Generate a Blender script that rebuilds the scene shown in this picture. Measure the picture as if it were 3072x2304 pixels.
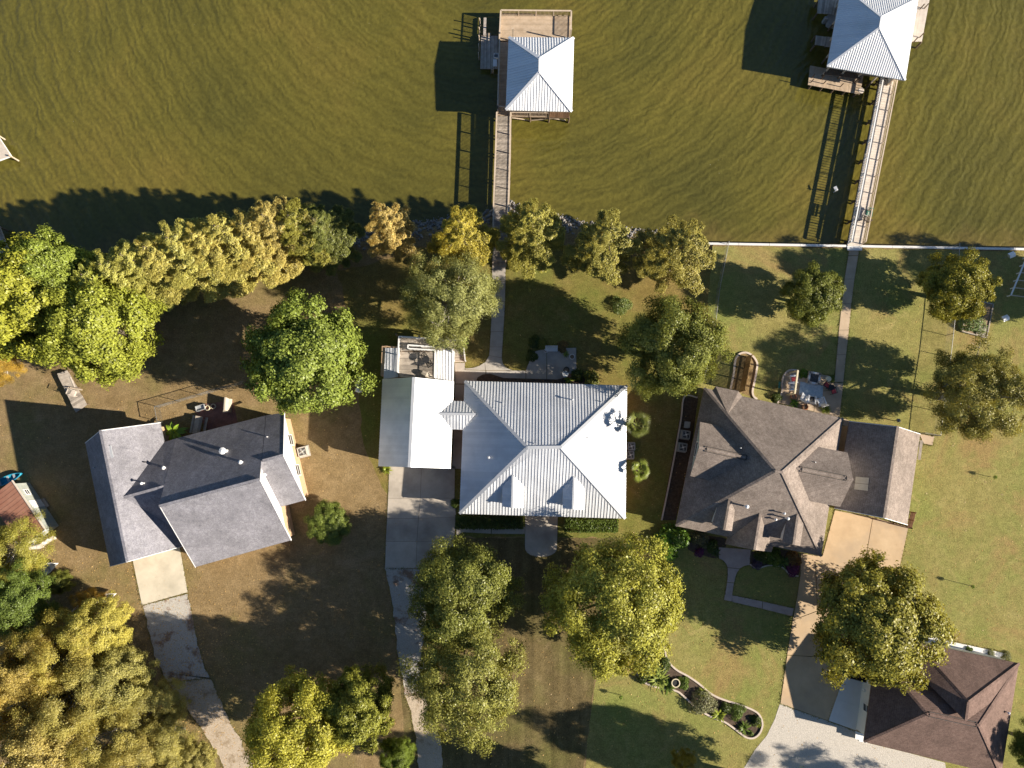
import bpy, math, random
import numpy as np
from mathutils import Vector, Matrix

# ------------------------------------------------------------------ camera, sky, sun
sc = bpy.context.scene
for o in list(bpy.data.objects): bpy.data.objects.remove(o, do_unlink=True)
col = sc.collection
CAM_H = 76.0; FOC = 2133.0; TILT = math.radians(5.5)
cam = bpy.data.cameras.new('camera'); cam.sensor_width = 36; cam.lens = 36*FOC/3072
cam.clip_start = 1; cam.clip_end = 4000
co = bpy.data.objects.new('camera', cam); col.objects.link(co)
co.location = (0, 0, CAM_H); co.rotation_euler = (TILT, 0, 0); sc.camera = co

SUN_EL = math.radians(26.0); SUN_AZ = math.radians(13.5)
w = bpy.data.worlds.new('World'); sc.world = w; w.use_nodes = True
nt = w.node_tree
sky = nt.nodes.new('ShaderNodeTexSky'); sky.sky_type = 'NISHITA'; sky.sun_disc = False
sky.sun_elevation = SUN_EL; sky.sun_rotation = math.pi/2 + SUN_AZ
sky.air_density = 1.0; sky.dust_density = 0.15; sky.ozone_density = 4.0
nt.links.new(sky.outputs[0], nt.nodes['Background'].inputs[0])
nt.nodes['Background'].inputs[1].default_value = 0.05
sl = bpy.data.lights.new('sun', 'SUN'); sl.energy = 5.0; sl.angle = math.radians(0.55); sl.color = (1.0, 0.90, 0.76)
so = bpy.data.objects.new('sun', sl); col.objects.link(so)
sdir = Vector((math.cos(SUN_EL)*math.cos(SUN_AZ), -math.cos(SUN_EL)*math.sin(SUN_AZ), math.sin(SUN_EL)))
so.rotation_euler = (-sdir).to_track_quat('-Z', 'Y').to_euler(); so.location = sdir*200
sc.view_settings.view_transform = 'Standard'; sc.view_settings.look = 'None'
sc.view_settings.exposure = 1.12; sc.view_settings.gamma = 1.0
sc.view_settings.use_curve_mapping = False
random.seed(4); rng = np.random.default_rng(11)

# ------------------------------------------------------------------ survey helpers: photo coordinates + height -> place
ct, st = math.cos(TILT), math.sin(TILT)
def ray(px, py):
    u = (px-1536)/FOC; v = (1152-py)/FOC
    return Vector((u, v*ct+st, v*st-ct))
def P(px, py, z=0.0):
    d = ray(px, py); return Vector((0, 0, CAM_H)) + d*((z-CAM_H)/d.z)
g = 2.160156
FR = {'f': (0, 0, 1), 't1': (0, 0, g), 't2': (1024, 0, g), 't3': (2048, 0, g), 't4': (0, 768, g), 't5': (1024, 768, g), 't6': (2048, 768, g),
      't7': (0, 1536, g), 't8': (1024, 1536, g), 't9': (2048, 1536, g), 'A': (1420, 0, 6.506), 'B': (1420, 255, 6.506), 'C': (2400, 0, 5.53),
      'D': (2480, 500, 6.9125), 'E': (1120, 980, 6.1444), 'F': (1560, 1000, 6.1444), 'G': (2180, 1050, 5.53), 'H': (2700, 740, 5.925),
      'I': (400, 1120, 6.1444), 'J': (700, 1230, 4.046), 'K': (0, 1380, 3.4556), 'L': (140, 1080, 4.88), 'M': (1960, 1480, 4.0963),
      'N': (1900, 1960, 5.2667), 'O': (2440, 1900, 4.107), 'PP': (2640, 1480, 3.19), 'Q': (2240, 1800, 2.6587), 'R': (1950, 1130, 3.2526), 'U': (0, 560, 3.95)}
def S(f, x, y, z=0.0):
    a = FR[f]; return P(a[0]+x/a[2], a[1]+y/a[2], z)
def SP(f, x, y, plane, dz=0.0):
    a, b, c = plane[:3]; n = (b-a).cross(c-a)
    o = FR[f]; d = ray(o[0]+x/o[2], o[1]+y/o[2]); c0 = Vector((0, 0, CAM_H))
    t = n.dot(a-c0)/n.dot(d); return c0+d*t+Vector((0, 0, dz))
def V(x, y, z=0.0): return Vector((x, y, z))
UP = V(0, 0, 1)

# ------------------------------------------------------------------ materials
def N(nt, t, **k):
    n = nt.nodes.new(t)
    for a, b in k.items(): setattr(n, a, b)
    return n
def noise(nt, vec, scale, detail=4, rough=.6, stretch=None, dist=0):
    if stretch:
        m = N(nt, 'ShaderNodeMapping'); m.inputs['Scale'].default_value = stretch[:3]
        if len(stretch) > 3: m.inputs['Rotation'].default_value = (0, 0, stretch[3])
        nt.links.new(vec, m.inputs[0]); vec = m.outputs[0]
    n = N(nt, 'ShaderNodeTexNoise'); n.inputs['Scale'].default_value = scale; n.inputs['Detail'].default_value = detail
    n.inputs['Roughness'].default_value = rough; n.inputs['Distortion'].default_value = dist
    nt.links.new(vec, n.inputs['Vector']); return n.outputs['Fac']
def ramp(nt, fac, stops):
    r = N(nt, 'ShaderNodeValToRGB'); e = r.color_ramp.elements
    while len(e) < len(stops): e.new(.5)
    for i, (p, c) in enumerate(stops):
        e[i].position = p; e[i].color = (c[0], c[1], c[2], 1) if hasattr(c, '__len__') else (c, c, c, 1)
    nt.links.new(fac, r.inputs[0]); return r.outputs[0]
def mix(nt, a, b, fac, mode='MIX'):
    m = N(nt, 'ShaderNodeMix', data_type='RGBA', blend_type=mode)
    for s, v in ((m.inputs[0], fac), (m.inputs[6], a), (m.inputs[7], b)):
        if hasattr(v, 'is_linked'): nt.links.new(v, s)
        elif hasattr(v, '__len__'): s.default_value = (v[0], v[1], v[2], 1)
        else: s.default_value = v
    return m.outputs[2]
def math_(nt, op, a, b=0.0, c=None):
    m = N(nt, 'ShaderNodeMath', operation=op)
    for i, v in enumerate((a, b, c)):
        if v is None: continue
        if hasattr(v, 'is_linked'): nt.links.new(v, m.inputs[i])
        else: m.inputs[i].default_value = v
    return m.outputs[0]
def bump(nt, h, strength, dist):
    b = N(nt, 'ShaderNodeBump'); b.inputs['Strength'].default_value = strength; b.inputs['Distance'].default_value = dist
    nt.links.new(h, b.inputs['Height']); return b.outputs[0]
def newmat(name):
    m = bpy.data.materials.new(name); m.use_nodes = True
    nt = m.node_tree; b = nt.nodes['Principled BSDF']
    p = N(nt, 'ShaderNodeNewGeometry').outputs['Position']
    return m, nt, b, p
MAT = {}
def pm(name, c1, c2=None, scale=1.0, rough=.8, metal=0, bmp=0, bscale=20, stretch=None, orand=0.0, spec=.3, big=None):
    m, nt, b, p = newmat(name); c2 = c2 or c1
    f = noise(nt, p, scale, 5, .65, stretch)
    c = ramp(nt, f, [(.3, c1), (.7, c2)])
    if big: c = mix(nt, c, big[0], ramp(nt, noise(nt, p, big[1], 4, .6), [(big[2], 0), (big[3], 1)]))
    if orand:
        oi = N(nt, 'ShaderNodeObjectInfo').outputs['Random']
        c = mix(nt, c, math_(nt, 'MULTIPLY_ADD', oi, orand*2, 1-orand), 1.0, 'MULTIPLY')
    nt.links.new(c, b.inputs['Base Color'])
    b.inputs['Roughness'].default_value = rough; b.inputs['Metallic'].default_value = metal; b.inputs['Specular IOR Level'].default_value = spec
    if bmp: nt.links.new(bump(nt, noise(nt, p, bscale, 3, .6, stretch), bmp, .05), b.inputs['Normal'])
    MAT[name] = m; return m

pm('white_metal', (.74, .75, .76), (.80, .80, .80), .5, .38, 0, spec=.5, orand=.05, big=((.66, .66, .64), .35, .55, .85))
pm('galvalume', (.56, .575, .60), (.67, .68, .69), .6, .36, .15, spec=.5, orand=.06, big=((.48, .49, .51), .45, .5, .8))
pm('flashing', (.46, .48, .50), (.55, .56, .58), 1, .45, .3)
pm('white_paint', (.74, .73, .70), (.80, .79, .77), 2, .6)
pm('trim_white', (.80, .79, .76), (.82, .81, .79), 2, .55)
pm('siding', (.74, .72, .67), (.80, .78, .73), 1.5, .7, stretch=(1, 1, 8))
pm('brick_tan', (.42, .27, .16), (.55, .38, .24), 6, .85, bmp=.3, bscale=14)
pm('brick_red', (.22, .10, .08), (.30, .15, .11), 5, .85, bmp=.4, bscale=10, big=((.14, .07, .06), .8, .45, .75))
pm('brown_board', (.16, .09, .05), (.26, .15, .09), 3, .8, stretch=(1, 1, .3), orand=.25)
pm('wood_grey', (.29, .245, .20), (.45, .395, .33), 2.2, .85, stretch=(1, 1, 1), orand=.3, bmp=.25, bscale=30)
pm('wood_tan', (.36, .27, .18), (.50, .39, .28), 2.0, .85, orand=.12, bmp=.2, bscale=30)
pm('wood_pale', (.50, .43, .36), (.62, .55, .47), 2.0, .85, orand=.07, bmp=.15, bscale=30)
pm('wood_rail', (.45, .35, .25), (.58, .48, .37), 3, .8)
pm('wood_dark', (.10, .07, .045), (.17, .12, .08), 3, .85)
pm('wood_privacy', (.20, .12, .05), (.32, .20, .09), 2, .85, orand=.2)
pm('concrete', (.36, .33, .29), (.46, .42, .37), .9, .9, bmp=.15, bscale=15, orand=.06, big=((.30, .27, .235), .35, .5, .75))
pm('concrete_drive', (.39, .345, .285), (.49, .435, .365), .8, .9, bmp=.12, bscale=12, orand=.07, big=((.28, .245, .205), .3, .48, .72))
pm('concrete_pale', (.50, .45, .35), (.60, .54, .43), .7, .9, bmp=.12, bscale=14, orand=.04, big=((.40, .36, .28), .4, .5, .78))
pm('concrete_tan', (.45, .32, .19), (.57, .42, .26), .5, .9, bmp=.12, bscale=12, orand=.06, big=((.38, .29, .20), .22, .45, .7))
pm('concrete_white', (.66, .65, .62), (.72, .71, .69), 1, .85, bmp=.1)
pm('joint', (.10, .085, .07), (.15, .13, .10), 4, .95)
pm('path_tan', (.40, .30, .20), (.52, .40, .28), .7, .9, bmp=.12, orand=.06)
pm('path_mauve', (.36, .28, .25), (.46, .37, .33), 1.2, .9, bmp=.15, orand=.06)
pm('edging', (.52, .43, .35), (.62, .53, .45), 2, .9, bmp=.2)
pm('stone', (.13, .12, .11), (.30, .28, .26), .9, .9, bmp=.5, bscale=8)
pm('mulch', (.055, .038, .026), (.12, .085, .06), 4, .95, bmp=.7, bscale=9)
pm('soil', (.22, .15, .09), (.34, .24, .15), 2, .95, bmp=.6, bscale=8)
pm('bark', (.13, .10, .075), (.22, .18, .14), 3, .9, bmp=.6, bscale=8, stretch=(1, 1, .2))
pm('bark_pale', (.34, .31, .27), (.46, .43, .39), 3, .9, bmp=.5, bscale=8)
pm('chain', (.22, .22, .21), (.30, .30, .29), 3, .5, .6)
pm('dark_metal', (.03, .03, .032), (.05, .05, .05), 3, .5, .4)
pm('ac_grey', (.32, .33, .33), (.38, .39, .39), 2, .55, .2)
pm('ac_tan', (.50, .46, .40), (.56, .52, .46), 2, .6)
pm('black', (.015, .015, .017), (.03, .03, .03), 2, .6)
pm('glass', (.02, .025, .03), (.03, .035, .04), 1, .08, 0, spec=.8)
pm('rust', (.28, .125, .08), (.38, .195, .13), .9, .75, .1, stretch=(1, 1, 1), big=((.22, .09, .06), .5, .5, .8))
pm('teal_board', (.34, .37, .33), (.46, .48, .43), 2, .8)
pm('siding_teal', (.30, .38, .36), (.36, .44, .42), 2, .7)
pm('blue_plastic', (.02, .22, .36), (.03, .30, .42), 2, .35)
pm('teal_plastic', (.03, .40, .36), (.05, .48, .42), 2, .35)
pm('white_plastic', (.76, .76, .75), (.80, .80, .79), 2, .35)
pm('boat_white', (.74, .73, .70), (.80, .79, .76), 1.5, .3, spec=.5)
pm('boat_grey', (.28, .29, .30), (.40, .41, .42), 1.5, .5)
pm('tank_white', (.76, .76, .74), (.80, .80, .78), 1, .35)
pm('terracotta', (.40, .15, .07), (.48, .20, .10), 3, .8)
pm('cushion_red', (.42, .05, .06), (.52, .09, .09), 6, .9)
pm('cushion_grey', (.20, .21, .23), (.28, .29, .31), 6, .9)
pm('canvas', (.42, .36, .28), (.50, .44, .35), 3, .9, bmp=.3)
pm('cream', (.60, .52, .34), (.68, .60, .42), 3, .7)
pm('purple_flower', (.16, .03, .16), (.26, .06, .24), 6, .8)
pm('green_chair', (.05, .16, .11), (.07, .20, .14), 3, .6)

def rug_mat():
    m, nt, b, p = newmat('rug_blue')
    c = ramp(nt, noise(nt, p, 3.5, 5, .7), [(.35, (.30, .42, .48)), (.55, (.48, .56, .60)), (.7, (.60, .62, .62))])
    nt.links.new(c, b.inputs['Base Color']); b.inputs['Roughness'].default_value = .95; MAT['rug'] = m
rug_mat()

def shingle(name, c1, c2, c3):
    m, nt, b, p = newmat(name)
    f1 = noise(nt, p, 3.2, 6, .8); f2 = noise(nt, p, .35, 3, .6); f3 = noise(nt, p, 11, 2, .7)
    c = ramp(nt, f1, [(.28, c1), (.5, c2), (.74, c3)])
    c = mix(nt, c, ramp(nt, f2, [(.3, .78), (.7, 1.14)]), 1, 'MULTIPLY')
    c = mix(nt, c, ramp(nt, noise(nt, p, 1.0, 5, .7, (1.4, 1.4, .18)), [(.3, .82), (.7, 1.14)]), 1, 'MULTIPLY')
    c = mix(nt, c, ramp(nt, f3, [(.3, .72), (.7, 1.24)]), 1, 'MULTIPLY')
    sep = N(nt, 'ShaderNodeSeparateXYZ'); nt.links.new(p, sep.inputs[0])
    row = math_(nt, 'FRACT', math_(nt, 'MULTIPLY', sep.outputs[2], 1/.105))
    c = mix(nt, c, ramp(nt, row, [(0, .62), (.16, 1.0), (1, 1.0)]), 1, 'MULTIPLY')
    nt.links.new(c, b.inputs['Base Color']); b.inputs['Roughness'].default_value = .92; b.inputs['Specular IOR Level'].default_value = .2
    h = math_(nt, 'ADD', math_(nt, 'MULTIPLY', row, -.6), f3)
    nt.links.new(bump(nt, h, .5, .02), b.inputs['Normal']); MAT[name] = m
shingle('shingle_slate', (.158, .155, .178), (.230, .224, .246), (.30, .294, .312))
shingle('shingle_taupe', (.158, .126, .106), (.245, .200, .170), (.34, .288, .248))
shingle('shingle_brown', (.122, .078, .064), (.175, .115, .094), (.23, .158, .130))

def grass(name, cs, green, gscale, gr=(.45, .65), stripes=None, dry=None):
    m, nt, b, p = newmat(name)
    f = noise(nt, p, .5, 8, .72); f2 = noise(nt, p, gscale, 5, .65); f3 = noise(nt, p, 7, 3, .8); f4 = noise(nt, p, 30, 2, .7)
    c = ramp(nt, f, [(.28, cs[0]), (.5, cs[1]), (.72, cs[2])])
    c = mix(nt, c, green, ramp(nt, f2, [(gr[0], 0), (gr[1], 1)]))
    if dry: c = mix(nt, c, dry, ramp(nt, noise(nt, p, .11, 5, .7, dist=.6), [(.52, 0), (.66, .85)]))
    if stripes:
        s = noise(nt, p, 1.0, 3, .5, (stripes[0], .03, 1, stripes[1]))
        c = mix(nt, c, ramp(nt, s, [(.35, .72), (.65, 1.2)]), .8, 'MULTIPLY')
    c = mix(nt, c, ramp(nt, noise(nt, p, 1.7, 4, .75), [(.25, .74), (.75, 1.24)]), 1, 'MULTIPLY')
    c = mix(nt, c, (cs[2][0]*1.25, cs[2][1]*1.2, cs[2][2]*1.3), ramp(nt, noise(nt, p, .21, 5, .75, dist=.8), [(.60, 0), (.74, .65)]))
    c = mix(nt, c, ramp(nt, f3, [(.25, .58), (.75, 1.40)]), 1, 'MULTIPLY')
    c = mix(nt, c, ramp(nt, f4, [(.25, .72), (.75, 1.26)]), 1, 'MULTIPLY')
    nt.links.new(c, b.inputs['Base Color']); b.inputs['Roughness'].default_value = 1; b.inputs['Specular IOR Level'].default_value = .1
    h = math_(nt, 'ADD', f3, math_(nt, 'MULTIPLY', f4, .7))
    nt.links.new(bump(nt, h, .7, .07), b.inputs['Normal']); MAT[name] = m
grass('grass_left', ((.195, .135, .062), (.250, .176, .086), (.31, .225, .118)), (.185, .158, .056), .09, (.5, .7))
grass('grass_mid', ((.165, .125, .038), (.215, .160, .052), (.27, .20, .075)), (.145, .165, .036), .07, (.42, .62))
grass('grass_front', ((.110, .082, .036), (.150, .114, .052), (.195, .150, .074)), (.125, .118, .038), .12, (.46, .68), (1.1, .12))
grass('grass_right', ((.21, .185, .060), (.27, .235, .080), (.325, .275, .105)), (.205, .225, .060), .10, (.42, .66), None, (.30, .205, .085))

def gravel(name, c1, c2, c3, leaf=None):
    m, nt, b, p = newmat(name)
    f = noise(nt, p, 9, 4, .8); f2 = noise(nt, p, .5, 6, .7)
    c = ramp(nt, f, [(.25, c1), (.5, c2), (.75, c3)])
    c = mix(nt, c, ramp(nt, noise(nt, p, 28, 2, .6), [(.3, .7), (.7, 1.25)]), 1, 'MULTIPLY')
    if leaf: c = mix(nt, c, leaf, ramp(nt, f2, [(.52, 0), (.62, .9)]))
    nt.links.new(c, b.inputs['Base Color']); b.inputs['Roughness'].default_value = .95
    nt.links.new(bump(nt, f, .8, .06), b.inputs['Normal']); MAT[name] = m
gravel('gravel_pale', (.40, .365, .315), (.52, .475, .415), (.62, .57, .50))
gravel('gravel_leafy', (.34, .31, .27), (.46, .43, .38), (.55, .52, .47), (.22, .13, .08))
gravel('gravel_tan', (.38, .30, .21), (.48, .39, .29), (.55, .47, .37), (.26, .19, .11))

def water_mat():
    m, nt, b, p = newmat('water')
    mp = N(nt, 'ShaderNodeMapping'); mp.inputs['Location'].default_value = (2, -66, 0); nt.links.new(p, mp.inputs[0])
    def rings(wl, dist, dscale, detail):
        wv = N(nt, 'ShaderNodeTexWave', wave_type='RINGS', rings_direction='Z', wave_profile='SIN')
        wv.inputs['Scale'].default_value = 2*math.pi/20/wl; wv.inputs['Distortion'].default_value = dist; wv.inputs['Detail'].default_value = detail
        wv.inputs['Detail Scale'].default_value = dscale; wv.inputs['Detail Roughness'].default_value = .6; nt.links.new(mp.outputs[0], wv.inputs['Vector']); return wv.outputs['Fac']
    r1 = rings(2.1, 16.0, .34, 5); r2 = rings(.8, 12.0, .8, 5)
    f = noise(nt, p, .055, 4, .6); d = noise(nt, p, 2.2, 5, .68); pt = noise(nt, p, .16, 3, .6)
    amp = math_(nt, 'MULTIPLY', ramp(nt, pt, [(.30, .12), (.68, 1.0)]), ramp(nt, noise(nt, p, .5, 4, .7), [(.3, .25), (.65, 1.0)]))
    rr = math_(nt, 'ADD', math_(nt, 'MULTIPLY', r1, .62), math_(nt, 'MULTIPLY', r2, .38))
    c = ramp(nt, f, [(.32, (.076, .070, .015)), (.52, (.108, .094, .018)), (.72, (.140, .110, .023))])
    wave_shade = ramp(nt, rr, [(.15, .80), (.5, 1.0), (.9, 1.17)])  # light and dark of the wave slopes, painted into the colour as bands
    c = mix(nt, c, mix(nt, c, wave_shade, 1, 'MULTIPLY'), amp)
    sep = N(nt, 'ShaderNodeSeparateXYZ'); nt.links.new(p, sep.inputs[0])
    sh = math_(nt, 'MULTIPLY_ADD', sep.outputs[1], -.11, 3.2)      # shallows over the sandy bed along the shore
    sh = math_(nt, 'ADD', sh, math_(nt, 'MULTIPLY_ADD', pt, 1.2, -.7))
    c = mix(nt, c, (.185, .125, .042), ramp(nt, sh, [(.3, 0), (1.0, .75)]))
    c = mix(nt, c, ramp(nt, d, [(.3, .80), (.7, 1.20)]), 1, 'MULTIPLY')
    sp = ramp(nt, noise(nt, p, 6.5, 2, .5), [(.765, 0), (.80, 1)])    # flecks of foam
    fo = math_(nt, 'MULTIPLY', sp, ramp(nt, noise(nt, p, .22, 4, .7, (1, .35, 1, .5), .5), [(.55, 0), (.66, 1)]))
    c = mix(nt, c, (.55, .53, .45), fo)
    nt.links.new(c, b.inputs['Base Color']); b.inputs['Roughness'].default_value = .12; b.inputs['IOR'].default_value = 1.33
    b.inputs['Specular IOR Level'].default_value = .85
    h = math_(nt, 'ADD', math_(nt, 'MULTIPLY', rr, .42), math_(nt, 'MULTIPLY', d, .20))
    nt.links.new(bump(nt, h, .45, .3), b.inputs['Normal']); MAT['water'] = m
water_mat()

def leaf_mat(name, autumn=None, trans=.32, lo=.45, hi=1.35):
    m = bpy.data.materials.new(name); m.use_nodes = True; nt = m.node_tree; nt.nodes.clear()
    geo = N(nt, 'ShaderNodeNewGeometry'); p = geo.outputs['Position']; oi = N(nt, 'ShaderNodeObjectInfo')
    f = math_(nt, 'ADD', math_(nt, 'MULTIPLY', noise(nt, p, .55, 3, .6), .7), math_(nt, 'MULTIPLY', geo.outputs['Random Per Island'], .45))
    c = mix(nt, oi.outputs['Color'], ramp(nt, f, [(.25, lo*1.8), (.55, 1.8), (.85, hi*1.8)]), 1, 'MULTIPLY')
    c = mix(nt, c, (1.0, 1.0, .78), 1, 'MULTIPLY')
    if autumn:
        c = mix(nt, c, autumn, ramp(nt, noise(nt, p, .38, 4, .7), [(.58, 0), (.80, .6)]))
    d = N(nt, 'ShaderNodeBsdfDiffuse'); t = N(nt, 'ShaderNodeBsdfTranslucent'); gl = N(nt, 'ShaderNodeBsdfGlossy')
    gl.inputs['Roughness'].default_value = .42; gl.inputs['Color'].default_value = (.6, .6, .6, 1)
    nt.links.new(c, d.inputs[0]); nt.links.new(mix(nt, c, (1.25, 1.1, .55), 1, 'MULTIPLY'), t.inputs[0])
    m1 = N(nt, 'ShaderNodeMixShader'); m1.inputs[0].default_value = trans; nt.links.new(d.outputs[0], m1.inputs[1]); nt.links.new(t.outputs[0], m1.inputs[2])
    m2 = N(nt, 'ShaderNodeMixShader'); m2.inputs[0].default_value = .03; nt.links.new(m1.outputs[0], m2.inputs[1]); nt.links.new(gl.outputs[0], m2.inputs[2])
    out = N(nt, 'ShaderNodeOutputMaterial'); nt.links.new(m2.outputs[0], out.inputs[0]); MAT[name] = m
leaf_mat('leaf', None, .26); leaf_mat('leaf_autumn', (.34, .21, .05)); leaf_mat('leaf_cypress', (.44, .31, .10), .26, .6, 1.35)

# ------------------------------------------------------------------ mesh building
ORG = {}
class MB:
    def __init__(s): s.v = []; s.f = []
    def poly(s, pts): i = len(s.v); s.v += [tuple(p) for p in pts]; s.f.append(tuple(range(i, i+len(pts))))
    def prism(s, pts, d):
        d = Vector(d); pts = [Vector(p) for p in pts]; n = len(pts); i = len(s.v)
        nrm = sum(((pts[k]-pts[0]).cross(pts[(k+1) % n]-pts[0]) for k in range(1, n-1)), Vector((0, 0, 0)))
        if nrm.dot(d) < 0: pts = pts[::-1]
        s.v += [tuple(p) for p in pts]+[tuple(p+d) for p in pts]
        s.f.append(tuple(range(i+n-1, i-1, -1))); s.f.append(tuple(range(i+n, i+2*n)))
        for k in range(n): s.f.append((i+k, i+(k+1) % n, i+n+(k+1) % n, i+n+k))
    def box(s, c, size, rz=0.0):
        c = Vector(c); a, b, h = size[0]/2, size[1]/2, size[2]; cs, sn = math.cos(rz), math.sin(rz)
        s.prism([c+V(x*cs-y*sn, x*sn+y*cs, 0) for x, y in ((-a, -b), (a, -b), (a, b), (-a, b))], (0, 0, h))
    def bar(s, p, q, w_, h_, up=UP):
        p, q = Vector(p), Vector(q); d = (q-p).normalized(); up = Vector(up)
        if abs(d.dot(up)) > .98: up = V(1, 0, 0)
        x = d.cross(up).normalized()*w_/2; y = x.cross(d).normalized()*h_/2
        s.prism([p-x-y, p+x-y, p+x+y, p-x+y], q-p)
    def tube(s, p, q, r0, r1=None, n=7, cap=True):
        p, q = Vector(p), Vector(q); r1 = r0 if r1 is None else r1; d = (q-p).normalized()
        a = d.orthogonal().normalized(); b = d.cross(a); i = len(s.v)
        for c, r in ((p, r0), (q, r1)):
            for k in range(n):
                t = 2*math.pi*k/n; s.v.append(tuple(c+a*math.cos(t)*r+b*math.sin(t)*r))
        for k in range(n): s.f.append((i+k, i+(k+1) % n, i+n+(k+1) % n, i+n+k))
        if cap: s.f.append(tuple(range(i+n-1, i-1, -1))); s.f.append(tuple(range(i+n, i+2*n)))
    def lathe(s, c, prof, n=14, ax=UP):
        c = Vector(c); ax = Vector(ax); a = ax.orthogonal().normalized(); b = ax.cross(a); i = len(s.v); m = len(prof)
        for r, z in prof:
            for k in range(n):
                t = 2*math.pi*k/n; s.v.append(tuple(c+ax*z+a*math.cos(t)*r+b*math.sin(t)*r))
        for j in range(m-1):
            for k in range(n): s.f.append((i+j*n+k, i+j*n+(k+1) % n, i+(j+1)*n+(k+1) % n, i+(j+1)*n+k))
        s.f.append(tuple(range(i+n-1, i-1, -1))); s.f.append(tuple(range(i+(m-1)*n, i+m*n)))
    def mesh(s, name, mat, off=None, smooth=False):
        me = bpy.data.meshes.new(name); o = off or V(0, 0, 0)
        me.from_pydata([(a-o.x, b-o.y, c-o.z) for a, b, c in s.v], [], s.f); me.validate()
        me.materials.append(MAT[mat])
        if smooth:
            for p in me.polygons: p.use_smooth = True
        return me
    def build(s, name, mat, parent=None, smooth=False, kind=None, label=None):
        off = ORG.get(parent.name, V(0, 0, 0)) if parent else V(0, 0, 0)
        o = bpy.data.objects.new(name, s.mesh(name, mat, off, smooth)); col.objects.link(o)
        if parent: o.parent = parent; ORG[o.name] = off
        if kind: o['kind'] = kind
        if label: o['label'] = label
        return o
def thing(name, label, cat, loc, group=None, rz=0.0):
    o = bpy.data.objects.new(name, None); col.objects.link(o); o.location = loc; o.rotation_euler.z = rz
    o.empty_display_size = .3; o['label'] = label; o['category'] = cat
    if group: o['group'] = group
    ORG[o.name] = Vector(loc); return o
def tag(o, label, cat, group=None):
    o['label'] = label; o['category'] = cat
    if group: o['group'] = group
    return o
def solo(mb, name, mat, label, cat, group=None, smooth=False):       # a thing that is one mesh, origin at its base
    vs = np.array(mb.v); c = V((vs[:, 0].min()+vs[:, 0].max())/2, (vs[:, 1].min()+vs[:, 1].max())/2, vs[:, 2].min())
    o = bpy.data.objects.new(name, mb.mesh(name, mat, c, smooth)); col.objects.link(o); o.location = c
    return tag(o, label, cat, group)
def struct(mb, name, mat, parent=None):
    o = mb.build(name, mat, parent); o['kind'] = 'structure'; ORG[o.name] = V(0, 0, 0); return o
def piece(name, me, parent, loc, rot=None, scale=None):
    o = bpy.data.objects.new(name, me); col.objects.link(o); o.parent = parent
    o.location = Vector(loc)-ORG.get(parent.name, V(0, 0, 0))
    if rot is not None: o.rotation_euler = rot
    if scale is not None: o.scale = scale
    return o
def copy_tree(o, parent=None):
    c = o.copy(); col.objects.link(c); c.parent = parent
    for ch in o.children: copy_tree(ch, c)
    return c
def sheet(pts, name, mat, z0=-.05, parent=None):
    m = MB(); m.prism([V(p.x, p.y, z0) for p in pts], (0, 0, pts[0].z-z0)); return struct(m, name, mat, parent)
def pl(f, pts, z=0.0): return [S(f, x, y, z) for x, y in pts]
def smooth_line(pts, n=6):
    out = []
    for i in range(len(pts)-1):
        p0 = pts[max(i-1, 0)]; p1 = pts[i]; p2 = pts[i+1]; p3 = pts[min(i+2, len(pts)-1)]
        for k in range(n):
            t = k/n; out.append(.5*((2*p1)+(p2-p0)*t+(2*p0-5*p1+4*p2-p3)*t*t+(3*p1-p0-3*p2+p3)*t*t*t))
    out.append(pts[-1]); return out


# ================================================================== THE SETTING
WZ = -1.0
shore_px = [(-700, 1000), (-200, 890), (0, 850), (300, 812), (600, 785), (850, 762), (972, 738), (1070, 702), (1160, 684), (1246, 670), (1350, 655), (1454, 640),
            (1528, 606), (1600, 630), (1672, 650), (1790, 675), (1904, 692), (1990, 698), (2060, 712), (2124, 733), (2541, 738), (3072, 748), (3700, 760)]
shp = [P(x, y, WZ) for x, y in shore_px]
sx_ = np.array([p.x for p in shp]); sy_ = np.array([p.y for p in shp])
def shore_y(x): return float(np.interp(x, sx_, sy_))
WALL_X = P(2124, 733, WZ).x
xs = [-600, -300, -150, -100] + list(np.arange(-80, 80.1, 1.0)) + [100, 150, 300, 600]
ds = [-600, -200, -100, -50, -25, -12, -6, -4, -3, -2.2, -1.6, -1.1, -.7, -.35, -.12, .12, .5, 1.2, 2.5, 5, 10, 30, 100, 600]
vv, ff = [], []
for x in xs:
    ys = shore_y(x)
    for d in ds:
        if x > WALL_X: z = 0 if d < 0 else -2.6
        else:
            z = float(np.interp(d, [-2.4, -1.4, 0, 1.5, 6, 30], [0, -.22, -1.0, -1.6, -2.2, -3.2]))
            if -2.2 < d < 2: z += random.uniform(-.06, .06)
        vv.append((x, ys+d, z))
nd = len(ds)
for i in range(len(xs)-1):
    for j in range(nd-1): ff.append((i*nd+j, (i+1)*nd+j, (i+1)*nd+j+1, i*nd+j+1))
m = MB(); m.v = vv; m.f = ff; struct(m, 'ground', 'grass_left')
m = MB(); m.poly([(-900, 0, WZ), (900, 0, WZ), (900, 900, WZ), (-900, 900, WZ)]); struct(m, 'lake_water', 'water')

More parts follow.
